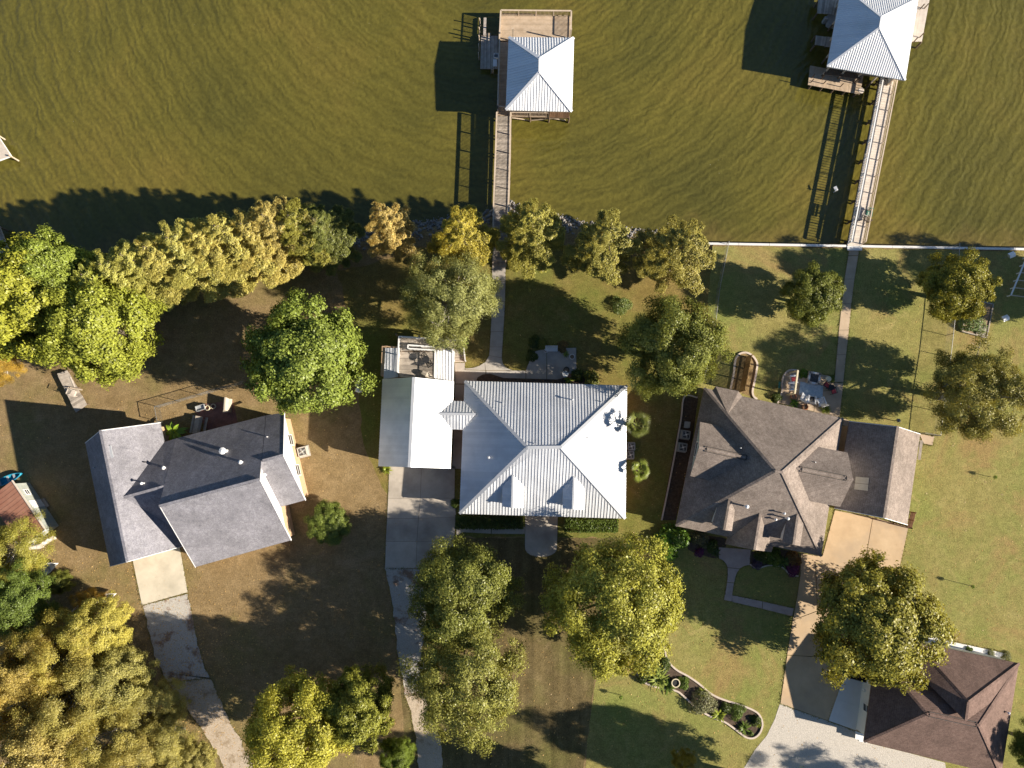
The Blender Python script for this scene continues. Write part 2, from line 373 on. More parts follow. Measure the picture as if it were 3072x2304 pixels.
def jag(pts, amp=.18, step=.8):
    out = []
    for i in range(len(pts)):
        a, b = pts[i], pts[(i+1) % len(pts)]; n = max(1, int((b-a).length/step))
        if n > 90: n = 1
        for k in range(n):
            p = a.lerp(b, k/n)
            if k: p = p+V(random.uniform(-amp, amp), random.uniform(-amp, amp), 0)
            out.append(p)
    return out
def lawn(name, mat, px, z=.004, amp=.18): return sheet(jag([P(x, y, z) for x, y in px], amp), name, mat, -.04)
lawn('back_lawn', 'grass_mid', [(1010, 812), (1120, 790), (1250, 742), (1460, 730), (1560, 720), (1700, 738), (1900, 770), (2080, 790), (2136, 806), (2112, 1060), (2060, 1400), (2028, 1612), (1380, 1612), (1160, 1480), (1090, 1330), (1060, 1000)])
lawn('front_lawn', 'grass_front', [(1230, 2420), (1205, 2100), (1190, 1800), (1175, 1640), (1380, 1614), (2026, 1614), (1905, 1800), (1788, 2020), (1735, 2420)], .005, .08)
lawn('side_lawn', 'grass_right', [(2137, 738), (3700, 764), (3900, 2600), (1725, 2600), (1738, 2420), (1790, 2020), (1908, 1800), (2030, 1612), (2062, 1400), (2114, 1060)], .006, .1)

FRINGE = []
def slabs(base_name, polys, mat, top=.05, gap=.022, base_mat='joint', kind_name='slab'):
    """concrete laid in slabs: a dark joint bed below, one piece for each slab"""
    m = MB()
    for p in polys: m.prism([V(q.x, q.y, -.04) for q in p], (0, 0, .052))
    b = struct(m, base_name, base_mat); FRINGE.append(polys)
    for p in polys:
        c = sum(p, V(0, 0, 0))/len(p); mm = MB()
        pts = [V(q.x, q.y, .013)+(V(c.x-q.x, c.y-q.y, 0).normalized())*gap for q in p]
        mm.prism([q-c for q in pts], (0, 0, top-.013)); me = mm.mesh(kind_name, mat); piece(kind_name, me, b, c)
    return b
# walk from the pier to the middle house
L = [(978, 38), (977, 165), (975, 295), (972, 395), (968, 490), (962, 590), (957, 645)]
Rr_ = [(1066, 38), (1064, 165), (1061, 295), (1056, 395), (1050, 490), (1044, 590), (1040, 660)]
walk = []
for i in range(len(L)-1): walk.append(pl('t5', [L[i], Rr_[i], Rr_[i+1], L[i+1]]))
walk.append(pl('t5', [(957, 645), (1040, 660), (1048, 700), (1075, 728), (1110, 741), (935, 741), (930, 690)]))
walk.append(pl('t5', [(930, 690), (935, 741), (803, 736), (803, 729), (850, 726), (895, 712)]))
walk.append(pl('t5', [(735, 692), (800, 692), (800, 738), (935, 743), (935, 832), (738, 828)]))
walk.append(pl('t5', [(737, 830), (800, 832), (797, 1000), (733, 1000)])); walk.append(pl('t5', [(733, 1002), (797, 1002), (790, 1380), (718, 1380)]))
walk.append(pl('t5', [(938, 743), (1195, 743), (1195, 835), (938, 832)]))
walk.append(pl('t5', [(1197, 741), (1205, 712), (1217, 690), (1218, 625), (1330, 600), (1330, 838), (1197, 836)]))
walk.append(pl('t5', [(1332, 600), (1522, 594), (1524, 745), (1500, 800), (1470, 838), (1332, 838)]))
slabs('garden_path', walk, 'concrete')
# driveway of the middle house
dr = []
rowsL = [(311, 1360), (303, 1570), (296, 1700), (288, 1850), (283, 2022)]; rowsM = [(520, 1360), (512, 1570), (500, 1700), (490, 1850), (484, 2024)]; rowsR = [(737, 1360), (734, 1570), (745, 1690), (730, 1850), (700, 2026)]
for i in range(4):
    dr.append(pl('t5', [rowsL[i], rowsM[i], rowsM[i+1], rowsL[i+1]])); dr.append(pl('t5', [rowsM[i], rowsR[i], rowsR[i+1], rowsM[i+1]]))
slabs('driveway', dr, 'concrete_drive')
por = [[(745, 92), (970, 93), (970, 140), (785, 130), (745, 152)], [(973, 93), (1190, 96), (1190, 142), (973, 141)]]
arc = [(1192, 20), (1403, 20), (1398, 238)]+[(1294+104*math.cos(a)*1.0, 236+56*math.sin(a)) for a in np.linspace(.15, 3.0, 9)]+[(1189, 225)]
slabs('front_path', [pl('t8', p) for p in por]+[pl('t8', arc)], 'concrete_drive')
# left house driveway
a0, a1, a2, a3 = S('t7', 858, 300), S('t7', 1165, 222), S('t7', 1217, 520), S('t7', 921, 604)
slabs('left_driveway', [[a0, a1, a2, a3]], 'concrete_pale')
def strip(name, mat, left, right, f, z=.02, amp=.12):
    p = smooth_line(pl(f, left, z), 5)+smooth_line(pl(f, right, z), 5)[::-1]
    q = [a+V(random.uniform(-amp, amp), random.uniform(-amp, amp), 0) for a in p]; FRINGE.append([q]); return sheet([V(a.x, a.y, z) for a in q], name, mat, -.03)
strip('gravel_track', 'gravel_leafy', [(930, 606), (955, 720), (985, 860), (1040, 1010), (1090, 1110)], [(1216, 530), (1258, 740), (1300, 930), (1345, 1050), (1365, 1080)], 't7')
strip('sand_track', 'gravel_tan', [(1092, 1105), (1190, 1240), (1300, 1400), (1390, 1540), (1450, 1660), (1560, 1900)], [(1362, 1075), (1410, 1180), (1480, 1340), (1560, 1480), (1640, 1650), (1740, 1900)], 't7')
strip('gravel_drive', 'gravel_leafy', [(285, 366), (318, 520), (345, 720), (378, 980), (415, 1180)], [(590, 370), (570, 520), (545, 720), (520, 980), (545, 1180)], 't8')
strip('gravel_lane', 'gravel_tan', [(415, 1183), (455, 1330), (482, 1470), (497, 1660), (520, 1900)], [(545, 1183), (585, 1330), (640, 1470), (656, 1660), (680, 1900)], 't8')
# right house: drive, walk, patio
slabs('right_driveway', [pl('t9', p) for p in (
    [(905, 285), (985, -12), (1230, 34), (1170, 380), (860, 330)], [(1232, 34), (1462, 96), (1398, 395), (1172, 382)],
    [(766, 268), (903, 287), (858, 332), (870, 640), (712, 700), (740, 560), (762, 410)], [(862, 334), (1396, 397), (1330, 700), (872, 640)],
    [(712, 702), (871, 642), (1328, 702), (1270, 960), (676, 925)], [(676, 928), (1269, 962), (1240, 1090), (1130, 1420), (632, 1240)])], 'concrete_tan')
sheet(pl('t9', [(630, 1243), (1130, 1423), (1178, 1492), (1465, 1562), (1700, 1625), (1760, 2000), (300, 2000), (385, 1680), (470, 1540), (545, 1450), (598, 1340)], .022), 'gravel_yard', 'gravel_pale', -.03)
slabs('entry_path', [pl('M', p) for p in (
    [(800, 660), (1195, 690), (1183, 880), (1120, 890), (1060, 925), (910, 910), (895, 870), (855, 822), (805, 800)],
    [(911, 913), (1058, 928), (1020, 990), (990, 1100), (905, 1090), (912, 1000)],
    [(904, 1093), (989, 1103), (968, 1248), (962, 1330), (866, 1312), (892, 1170)],
    [(965, 1250), (1340, 1328), (1335, 1418), (964, 1332)], [(1343, 1328), (1726, 1414), (1705, 1508), (1338, 1419)])], 'path_mauve')
wl = [(1072, 0), (1048, 150), (1030, 310), (1012, 480), (998, 640), (982, 820)]; wr = [(1136, 0), (1112, 150), (1092, 310), (1076, 480), (1058, 640), (1040, 820)]
wk = [pl('t6', [wl[i], wr[i], wr[i+1], wl[i+1]]) for i in range(5)]+[pl('t3', [(1078, 1598), (1142, 1600), (1138, 1656), (1073, 1656)])]
slabs('lake_path', wk, 'path_tan')
slabs('patio', [pl('t6', p) for p in ([(982, 822), (1040, 822), (1016, 1045), (850, 1010), (860, 880), (975, 870)], [(655, 770), (690, 738), (745, 745), (980, 780), (975, 868), (858, 878), (848, 1008), (610, 950), (640, 880)])], 'path_tan')
slabs('side_step', [pl('t6', [(1042, 1052), (1080, 1066), (1072, 1104), (1036, 1098)]), pl('t6', [(1530, 1152), (1630, 1170), (1618, 1228), (1560, 1215)])], 'path_tan')
slabs('white_walk', [pl('Q', [(1450, 292), (1760, 358), (1755, 410), (1440, 350)]), pl('Q', [(1763, 358), (2070, 428), (2065, 478), (1758, 410)])], 'concrete_white')
# brick patio behind the left house: courses of brick in the material, edge of separate bricks
sheet(pl('I', [(1140, 655), (1330, 560), (1830, 500), (1930, 930), (1400, 1090), (1150, 720)], .03), 'brick_patio', 'brick_red', -.03)
sheet(pl('t5', [(870, 812), (885, 785), (915, 768), (960, 762), (990, 770), (1050, 790), (1400, 800), (1480, 780), (1640, 790), (1660, 850), (860, 850)], .058), 'house_bed', 'mulch', -.03)

# riprap along the bank: loose stones too many to count
def rock_mesh(n_rocks):
    vs, fs = [], []
    ico = [(-1, 0, 0), (1, 0, 0), (0, -1, 0), (0, 1, 0), (0, 0, 1), (0, 0, -1)]
    tri = [(0, 2, 4), (2, 1, 4), (1, 3, 4), (3, 0, 4), (2, 0, 5), (1, 2, 5), (3, 1, 5), (0, 3, 5)]
    x0, x1 = P(930, 740).x, P(2110, 730).x
    for k in range(n_rocks):
        x = random.uniform(x0, x1); d = random.gauss(-.5, .75); y = shore_y(x)+d
        z = float(np.interp(d, [-2.4, -1.4, 0, 1.5], [0, -.22, -1.0, -1.6])); r = random.uniform(.10, .27); a = random.uniform(0, 6.3); i = len(vs)
        for p in ico:
            q = Vector(p)*r*random.uniform(.7, 1.2); q.z *= .7; q.rotate(Matrix.Rotation(a, 3, 'Z')); vs.append((x+q.x, y+q.y, z+q.z+.05))
        fs += [(i+a_, i+b_, i+c_) for a_, b_, c_ in tri]
    m = MB(); m.v = vs; m.f = fs; return m
o = rock_mesh(1500).build('riprap', 'stone'); o['kind'] = 'stuff'; o['label'] = 'grey riprap stones heaped along the lake bank'; o['category'] = 'stones'

# concrete seawall
t = thing('seawall', 'straight pale concrete seawall edging the lawn beside the lake', 'wall', P(2600, 738, -1))
a, b = P(2124, 731, .1), P(3600, 757, .1); n = 16
for k in range(n):
    p, q = a.lerp(b, k/n), a.lerp(b, (k+1)/n-.0006); m = MB(); m.bar(p+V(0, 0, .03), q+V(0, 0, .03), .24, .10); m.build('cap', 'concrete_white', t)
m = MB(); m.bar(V(a.x, a.y, -1.2), V(b.x, b.y, -1.2), .17, 2.46); m.build('wall', 'concrete', t)

# ================================================================== BUILDINGS
def xy(v, z): return V(v.x, v.y, z)
def roof_solid(faces, thick=.16):
    """roof planes that share edges: top, underside and a fascia round the open edges"""
    m = MB(); key = {}
    def idx(p):
        k = (round(p.x, 3), round(p.y, 3), round(p.z, 3))
        if k not in key: key[k] = len(m.v)//2; m.v += [tuple(p), (p.x, p.y, p.z-thick)]
        return key[k]
    ed = {}
    for f in faces:
        ff = [Vector(p) for p in f]
        nz = sum(((ff[k]-ff[0]).cross(ff[(k+1) % len(ff)]-ff[0]).z for k in range(1, len(ff)-1)))
        if nz < 0: ff = ff[::-1]
        ii = [idx(p) for p in ff]
        m.f.append(tuple(2*i for i in ii)); m.f.append(tuple(2*i+1 for i in ii[::-1]))
        for k in range(len(ii)): e = (ii[k], ii[(k+1) % len(ii)]); ed[e] = ed.get(e, 0)+1
    for (a, b) in ed:
        if (b, a) not in ed: m.f.append((2*b, 2*a, 2*a+1, 2*b+1))
    return m
def cap(parent, p, q, mat, w_=.26, h_=.025):
    m = MB(); d = (Vector(q)-Vector(p)); m.bar(Vector(p)+V(0, 0, .012), Vector(q)+V(0, 0, .012), w_, h_); return m.build('ridge_cap', mat, parent)
def gable(t, R0, R1, L0, L1, E0, E1, roofm, wallm, gablem, ov=.35, thick=.16, capm=None, wall_top=None, base=0.0, trim=None, trim_n=4):
    """a gabled section: ridge R, eaves L and E, end 0 and end 1"""
    r = roof_solid([[L0, L1, R1, R0], [R0, R1, E1, E0]], thick).build('roof', roofm, t)
    if capm: cap(r, R0, R1, capm)
    ax = (R1-R0); ax.z = 0; ax.normalize()
    def prof(R, L, E, s):
        o = ax*s*ov
        def ins(Q):
            h = xy(R-Q, 0); ln = h.length; k = min(ov/ln, .45); return Q.lerp(R, k)-V(0, 0, thick+.02)+o
        return ins(L), R-V(0, 0, thick+.03)+o, ins(E)
    l0, r0, e0 = prof(R0, L0, E0, 1); l1, r1, e1 = prof(R1, L1, E1, -1)
    zt = min(l0.z, e0.z, l1.z, e1.z)-.25
    m = MB(); m.prism([xy(p, base) for p in (l0, l1, e1, e0)], (0, 0, zt-base)); m.build('wall', wallm, t)
    for (l, rr, e, s) in ((l0, r0, e0, 1), (l1, r1, e1, -1)):
        m = MB(); m.prism([xy(l, zt+.002), l, rr, e, xy(e, zt+.002)], ax*s*.14); m.build('gable', gablem, t)
    for a_, b_ in ((l0, l1), (e0, e1)):
        m = MB(); d = (xy(a_, 0)-xy(b_, 0)).normalized(); c = xy((l0+l1+e0+e1)/4, 0)
        nn = d.cross(UP); nn = nn if nn.dot(c-xy(a_, 0)) > 0 else -nn
        m.prism([xy(a_, zt+.002), xy(b_, zt+.002), b_, a_], nn*.14); m.build('gable', wallm, t)
    if trim:
        for (R, Q) in (((R0, L0), (R0, E0), (R1, L1), (R1, E1)) if trim_n > 0 else ((R0, L0), (R1, L1))):
            m = MB(); o = ax*(.02 if R is R1 else .06)-V(0, 0, 0 if R is R1 else .03); m.bar(R+o-V(0, 0, thick/2), Q+o-V(0, 0, thick/2), .05, thick*1.25, up=UP); m.build('bargeboard', trim, r)
    return r
def clip(poly, a, b):
    for k, s in ((a, 1), (b, -1)):
        out = []
        for i in range(len(poly)):
            p, q = poly[i], poly[(i+1) % len(poly)]; dp, dq = (p[0]-k)*s, (q[0]-k)*s
            if dp >= 0: out.append(p)
            if (dp >= 0) != (dq >= 0): tt = dp/(dp-dq); out.append((p[0]+(q[0]-p[0])*tt, p[1]+(q[1]-p[1])*tt))
        poly = out
        if len(poly) < 3: return []
    return poly
def metal_slope(t, poly, mat, width=.31, rib_h=.046, rib_w=.045, deck='flashing'):
    """one roof plane: deck plus standing-seam panels; poly[0]-poly[1] is the eave"""
    m = MB(); m.prism(poly, (0, 0, -.10)); d = m.build('roof_slope', deck, t)
    u = (poly[1]-poly[0]).normalized(); n = (poly[1]-poly[0]).cross(poly[2]-poly[0]).normalized()
    if n.z < 0: n = -n
    v = n.cross(u); o = poly[0]
    p2 = [((p-o).dot(u), (p-o).dot(v)) for p in poly]
    u0, u1 = min(p[0] for p in p2), max(p[0] for p in p2); k = max(1, round((u1-u0)/width)); w_ = (u1-u0)/k
    for i in range(k):
        c = clip(p2, u0+i*w_+.004, u0+(i+1)*w_-.004)
        if len(c) < 3: continue
        m = MB(); m.prism([o+u*a+v*b+n*.004 for a, b in c], n*.022)
        c2 = clip(p2, u0+i*w_+.004, u0+i*w_+.004+rib_w)
        if len(c2) >= 3: m.prism([o+u*a+v*b+n*.024 for a, b in c2], n*rib_h)
        m.build('roof_panel', mat, d)
    return d
def inset(poly, d):
    c = sum(poly, V(0, 0, 0))/len(poly); return [p+(xy(c-p, 0)).normalized()*d for p in poly]
def window(t, c, nrm, w_, h_, frame='trim_white', two=True):
    """window on a wall: frame with pane(s); c is the middle of the sill line"""
    c = Vector(c); nrm = xy(Vector(nrm), 0).normalized(); x = UP.cross(nrm)
    m = MB(); th = .07
    for s in (-1, 1): m.prism([c+x*s*(w_/2)+nrm*.0, c+x*s*(w_/2-th), c+x*s*(w_/2-th)+UP*h_, c+x*s*(w_/2)+UP*h_], nrm*.05)
    for z in ((0, h_/2-th/2, h_-th) if two else (0, h_-th)):
        m.prism([c-x*(w_/2-th-.001)+UP*(z+.001), c+x*(w_/2-th-.001)+UP*(z+.001), c+x*(w_/2-th-.001)+UP*(z+th-.001), c-x*(w_/2-th-.001)+UP*(z+th-.001)], nrm*.045)
    f = m.build('window', frame, t)
    m = MB(); m.prism([c-x*(w_/2-.02)+UP*.02, c+x*(w_/2-.02)+UP*.02, c+x*(w_/2-.02)+UP*(h_-.02), c-x*(w_/2-.02)+UP*(h_-.02)], nrm*.02); m.build('pane', 'glass', f)
    return f
def door(t, c, nrm, w_, h_, mat='trim_white', panels=0):
    c = Vector(c); nrm = xy(Vector(nrm), 0).normalized(); x = UP.cross(nrm); m = MB()
    m.prism([c-x*w_/2, c+x*w_/2, c+x*w_/2+UP*h_, c-x*w_/2+UP*h_], nrm*.04); d = m.build('door', mat, t)
    for k in range(panels):
        m = MB(); z = h_*(k+.08)/panels; m.prism([c-x*w_*.47+UP*z, c+x*w_*.47+UP*z, c+x*w_*.47+UP*(z+h_*.84/panels), c-x*w_*.47+UP*(z+h_*.84/panels)], nrm*.055); m.build('panel', mat, d)
    m = MB(); m.box(c+x*w_*.38+UP*1.0+nrm*.06, (.06, .06, .06)); m.build('handle', 'dark_metal', d); return d
def pipe(t, p, h, r=.06, mat='white_plastic', hat=False):
    m = MB(); m.tube(Vector(p)-V(0, 0, .15), Vector(p)+V(0, 0, h), r, r, 8)
    if hat: m.lathe(Vector(p)+V(0, 0, h), [(r*2.0, 0), (r*2.1, .1), (r*.6, .2)], 10)
    return m.build('vent_pipe', mat, t)
def ridge_vent(t, p, q, w_, mat='shingle_taupe', drop=.62):
    p, q = Vector(p), Vector(q); d = xy(q-p, 0).normalized(); x = V(-d.y, d.x, 0)*w_/2; lo = V(0, 0, -w_/2*drop+.05); up = V(0, 0, .06); m = MB()
    for s_ in (-1, 1): m.bar(p+x*s_+lo, q+x*s_+lo, .05, .05)
    for e in (p, q):
        for s_ in (-1, 1): m.bar(e+up, e+x*s_+lo, .05, .05)
    return m.build('ridge_vent', 'dark_metal', t)

# ---------------------------------------------------------------- left house (slate shingles)
EZ = 2.7
t = thing('slate_roof_house', 'house with grey shingle roofs and white gables behind a square concrete drive', 'house', P(600, 1480))
R0, R1 = S('t4', 650, 1128, 7.3), S('t7', 825, 322, 7.3); L0, L1 = S('t4', 552, 1208, EZ), S('t7', 712, 352, EZ)
E0 = S('t4', 1035, 1077, EZ); E1 = xy(E0+(R1-R0), EZ)
wing = gable(t, R0, R1, L0, L1, E0, E1, 'shingle_slate', 'brick_tan', 'siding', .35, capm='shingle_slate', trim='trim_white')
PW = (R0, R1, E0)
Am, Bm = S('t4', 1030, 1622, 8.1), S('t4', 1682, 1447, 8.1); Cm, Dm = S('t7', 1885, 183, EZ), S('t7', 1262, 358, EZ)
Um, Wm = xy(Bm*2-Cm, EZ), xy(Am*2-Dm, EZ)
main = gable(t, Am, Bm, Dm, Cm, Wm, Um, 'shingle_slate', 'brick_tan', 'siding', .35, capm='shingle_slate', trim='trim_white', trim_n=-1)
PM = (Am, Bm, Um)
Q1 = SP('J', 602, 550, PM); tq = (Bm.z-Q1.z)/(Bm.z-Um.z); Q0 = Bm.lerp(Um, tq); axm = xy(Q1-Q0, 0).normalized()
up1 = SP('t4', 1840, 1015, PM); lo1 = S('J', 872, 1095, EZ); lo0 = lo1-(Q1-Q0); g0 = xy(Q1-Q0, 0)*.02
rt = roof_solid([[lo0-axm*.42, lo1, Q1, Q0-axm*.42-V(0, 0, .02)], [Q0+g0, Q1, up1, Um+g0]]).build('roof', 'shingle_slate', t); cap(rt, Q0+g0*3, Q1, 'shingle_slate')
for a_, b_ in ((Q1, lo1), (Q1, up1)):
    m = MB(); m.bar(a_+axm*.03-V(0, 0, .09), b_+axm*.03-V(0, 0, .09), .05, .2); m.build('bargeboard', 'trim_white', rt)
iw = [lo0.lerp(Q0, .1)+g0, lo1.lerp(Q1, .1)-axm*.35, up1.lerp(Q1, .1)-axm*.35, Um.lerp(Q0, .1)+g0]
m = MB(); m.prism([xy(p, 0) for p in iw], (0, 0, 1.75)); m.build('wall', 'brick_tan', t)
m = MB(); m.prism([xy(iw[1], 1.752), iw[1]-V(0, 0, .2), Q1-axm*.35-V(0, 0, .2), iw[2]-V(0, 0, .2), xy(iw[2], 1.752)], -axm*.14); m.build('gable', 'siding', t)
m = MB(); m.prism([xy(iw[0], 1.752), xy(iw[1], 1.752), iw[1]-V(0, 0, .2), iw[0]-V(0, 0, .2)], (xy(iw[2]-iw[1], 0)).normalized()*.14); m.build('gable', 'siding', t)
k0 = SP('t4', 785, 1570, PM); tk = (Am.z-k0.z)/(Am.z-Wm.z); k1 = Am.lerp(Wm, tk); pr = xy(Um-Bm, 0).normalized(); vy = SP('t4', 1058, 1208, PM)
gk = xy(k0-k1, 0).normalized()*.02; rn = xy(Wm-Am, 0).length*(k0.z-EZ)/(Am.z-EZ); lowv = V(-pr.x*rn, -pr.y*rn, EZ-k0.z)
kk = roof_solid([[vy, k0, k1+gk, Wm+gk], [k0, k1+gk, k1+gk+lowv, k0+lowv]]).build('roof', 'shingle_slate', t); cap(kk, k0, k1+gk, 'shingle_slate')
for (f, x, y, pln, h, r, hat) in (('J', 108, 632, PM, .45, .10, True), ('I', 1720, 1430, PM, .95, .17, True), ('t4', 1735, 1172, PM, .3, .05, False), ('t4', 935, 1472, PM, .5, .07, True), ('t4', 945, 1335, PW, .4, .06, False), ('J', 395, 785, (Q0, Q1, lo1), .35, .09, True), ('t4', 615, 1372, (R0, R1, L0), .3, .05, False), ('t4', 1070, 1372, PM, .3, .09, True)):
    pipe(t, SP(f, x, y, pln), h, r, 'white_plastic' if not (f == 't4' and x == 945) else 'dark_metal', hat)
p = SP('t4', 720, 1268, PW); m = MB(); m.bar(p-axm*.0+V(0, 0, .06)-(R1-R0).normalized()*.6, p+V(0, 0, .06)+(R1-R0).normalized()*.6, .3, .08); m.build('roof_vent', 'flashing', t)
m = MB(); m.bar(SP('t4', 665, 1160, PW, .05), SP('t4', 718, 1425, PW, .05), .05, .04); m.build('ridge_vent', 'dark_metal', t)
m = MB(); m.bar(SP('t4', 1060, 1618, (Am, Bm, Cm), .05), SP('t4', 1640, 1468, (Am, Bm, Cm), .05), .05, .04); m.build('ridge_vent', 'dark_metal', t)
d = (R1-R0).normalized(); door(t, xy(R1.lerp(E1, .45), 0)-d*.36, d, 4.6, 2.3, 'trim_white', 4)
nr = axm; window(t, xy(lo1.lerp(up1, .35), .9)-axm*.36, nr, 1.2, 1.4); window(t, xy(lo1.lerp(up1, .7), .9)-axm*.36, nr, 1.2, 1.4)
for k in (.25, .55, .8): window(t, xy(Dm.lerp(Cm, k), .9)+pr*.36, -pr, 1.3, 1.4)
for k in (.3, .7): window(t, xy(L0.lerp(L1, k), .9)+xy(R0-L0, 0).normalized()*.36, xy(L0-R0, 0), 1.2, 1.3)

# ---------------------------------------------------------------- middle house: hipped metal roof, dormers, garage wing, breezeway
t = thing('metal_roof_house', 'house with hipped silver metal roof, two dormers and a gabled garage wing', 'house', P(1620, 1350))
EH = 3.1; ZR = 6.2
TL, TR, BR, BL = S('t5', 800, 810, EH), S('t5', 1851, 840, EH), S('t8', 1840, 42, EH), S('t8', 766, 10, EH)
RL, RR = S('t5', 1206, 1241, ZR), S('t5', 1424, 1239, ZR)
fT, fB, fL, fR = [TR, TL, RL, RR], [BL, BR, RR, RL], [TL, BL, RL], [BR, TR, RR]
sl_ = {}
for k, f in (('T', fT), ('B', fB), ('L', fL), ('R', fR)): sl_[k] = metal_slope(t, f, 'galvalume')
for a, b in ((RL, RR), (RL, TL), (RL, BL), (RR, TR), (RR, BR)):
    m = MB(); m.bar(a+V(0, 0, .08), b+V(0, 0, .08), .30, .05); m.build('ridge_cap', 'flashing', t)
foot = inset([TL, TR, BR, BL], .75); m = MB(); m.prism([xy(p, 0) for p in foot], (0, 0, EH-.12)); m.build('wall', 'brick_tan', t)
m = MB(); m.prism([p-V(0, 0, .14) for p in inset([TL, TR, BR, BL], .03)], (0, 0, -.05)); m.build('soffit', 'trim_white', t)
PB = (BL, BR, RL); PTt = (TL, TR, RL)
def dormer(ridge_b, ridge_f, lb, lf, rb, rf, f):
    zr = SP(f, *ridge_b, PB).z; ze = SP(f, *lb, PB).z
    A, B = S(f, *ridge_b, zr), S(f, *ridge_f, zr); l0, l1 = S(f, *lb, ze), S(f, *lf, ze); r0, r1 = S(f, *rb, ze), S(f, *rf, ze)
    metal_slope(t, [l0, l1, B, A], 'galvalume', .31); metal_slope(t, [r1, r0, A, B], 'galvalume', .31)
    m = MB(); m.bar(A+V(0, 0, .07), B+V(0, 0, .07), .2, .05); m.build('ridge_cap', 'flashing', t)
    d = xy(A-B, 0).normalized(); o = d*.22; zb = ze-1.0
    lw, rw = l1.lerp(r1, .1)+o, l1.lerp(r1, .9)+o; pk = B+o
    m = MB(); m.prism([xy(lw, zb), xy(rw, zb), xy(rw, ze-.05), xy(pk, zr-.16), xy(lw, ze-.05)], d*1.9); m.build('dormer_wall', 'siding', t)
    window(t, xy((lw+rw)/2, ze-.75), -d, .7, .9)
dormer((1112, 1420), (1106, 1632), (1045, 1490), (1043, 1624), (1185, 1490), (1181, 1632), 't5')
dormer((1508, 1430), (1500, 1642), (1436, 1500), (1434, 1636), (1574, 1490), (1570, 1644), 't5')
# garage wing
GR0, GR1 = S('t5', 470, 786, 5.7), S('t5', 441, 1369, 5.7); GL0, GL1 = S('t5', 268, 798, EH), S('t5', 241, 1362, EH); GE0, GE1 = S('t5', 729, 812, EH), S('t5', 707, 1377, EH)
metal_slope(t, [GL0, GL1, GR1, GR0], 'galvalume'); metal_slope(t, [GE1, GE0, GR0, GR1], 'galvalume')
m = MB(); m.bar(GR0+V(0, 0, .08), GR1+V(0, 0, .08), .3, .05); m.build('ridge_cap', 'flashing', t)
ga = (GR1-GR0).normalized()
gi = [GL0.lerp(GE0, .07)+ga*.4, GL0.lerp(GE0, .93)+ga*.4, GL1.lerp(GE1, .93)-ga*.4, GL1.lerp(GE1, .07)-ga*.4]
m = MB(); m.prism([xy(p, 0) for p in gi], (0, 0, EH-.12)); m.build('wall', 'brick_tan', t)
for a, b, c, s in ((gi[0], gi[1], GR0+ga*.4, 1), (gi[3], gi[2], GR1-ga*.4, -1)):
    m = MB(); m.prism([xy(a, EH-.11), xy(b, EH-.11), xy(c, 5.7-.2)], ga*s*.14); m.build('gable', 'siding', t)
for k in (.27, .73): door(t, xy(gi[3].lerp(gi[2], k), 0), ga, 2.6, 2.2, 'trim_white', 4)
PGE = (GR0, GR1, GE0)
# breezeway
bz = SP('t5', 630, 1022, PGE).z; bE = EH+.03
a0 = S('t5', 625, 1022, bz); a1 = S('t5', 870, 1026, bz)
metal_slope(t, [S('t5', 797, 942, bE), S('t5', 726, 940, bE), a0, a1], 'galvalume'); metal_slope(t, [S('t5', 714, 1122, bE), S('t5', 785, 1125, bE), a1, a0], 'galvalume')
m = MB(); m.bar(a0+V(0, 0, .07), a1+V(0, 0, .07), .24, .05); m.build('ridge_cap', 'flashing', t)
for (f, x, y, pln, h, r, hat) in (('t5', 1495, 932, PTt, .55, .06, True), ('t5', 1047, 952, PTt, .35, .05, False), ('t5', 1688, 945, PTt, .3, .05, False), ('t5', 1252, 1215, PTt, .3, .05, False), ('t5', 955, 1305, (TL, BL, RL), .35, .07, True), ('t5', 1600, 1178, (BR, TR, RR), .3, .05, False), ('t5', 572, 888, PGE, .3, .05, False)):
    pipe(t, SP(f, x, y, pln), h, r, 'flashing', hat)
for k in (.14, .3, .70, .86): window(t, xy(foot[3].lerp(foot[2], k), .8), V(0, -1, 0), 1.2, 1.6)
for k in (.15, .4, .6, .85): window(t, xy(foot[0].lerp(foot[1], k), .8), V(0, 1, 0), 1.2, 1.5)
door(t, xy(foot[3].lerp(foot[2], .5), 0), V(0, -1, 0), 1.5, 2.2, 'wood_dark', 2)
# rear lean-to with the roof deck over it
LZ = 2.75
for q in ([(190, 965), (222, 392), (478, 394), (452, 930)], [(1500, 420), (1480, 1000), (1132, 960), (1166, 425)]):
    w4 = [S('E', x, y, LZ) for x, y in q]
    metal_slope(t, [w4[1], w4[2], w4[3], w4[0]] if q[0][0] == 190 else [w4[3], w4[0], w4[1], w4[2]], 'white_metal' if q[0][0] != 190 else 'galvalume', .30)
lw = [S('E', x, y, 0) for x, y in ((240, 420), (1480, 445), (1462, 960), (215, 950))]
m = MB(); m.prism(lw, (0, 0, LZ-.12)); m.build('wall', 'brick_tan', t)

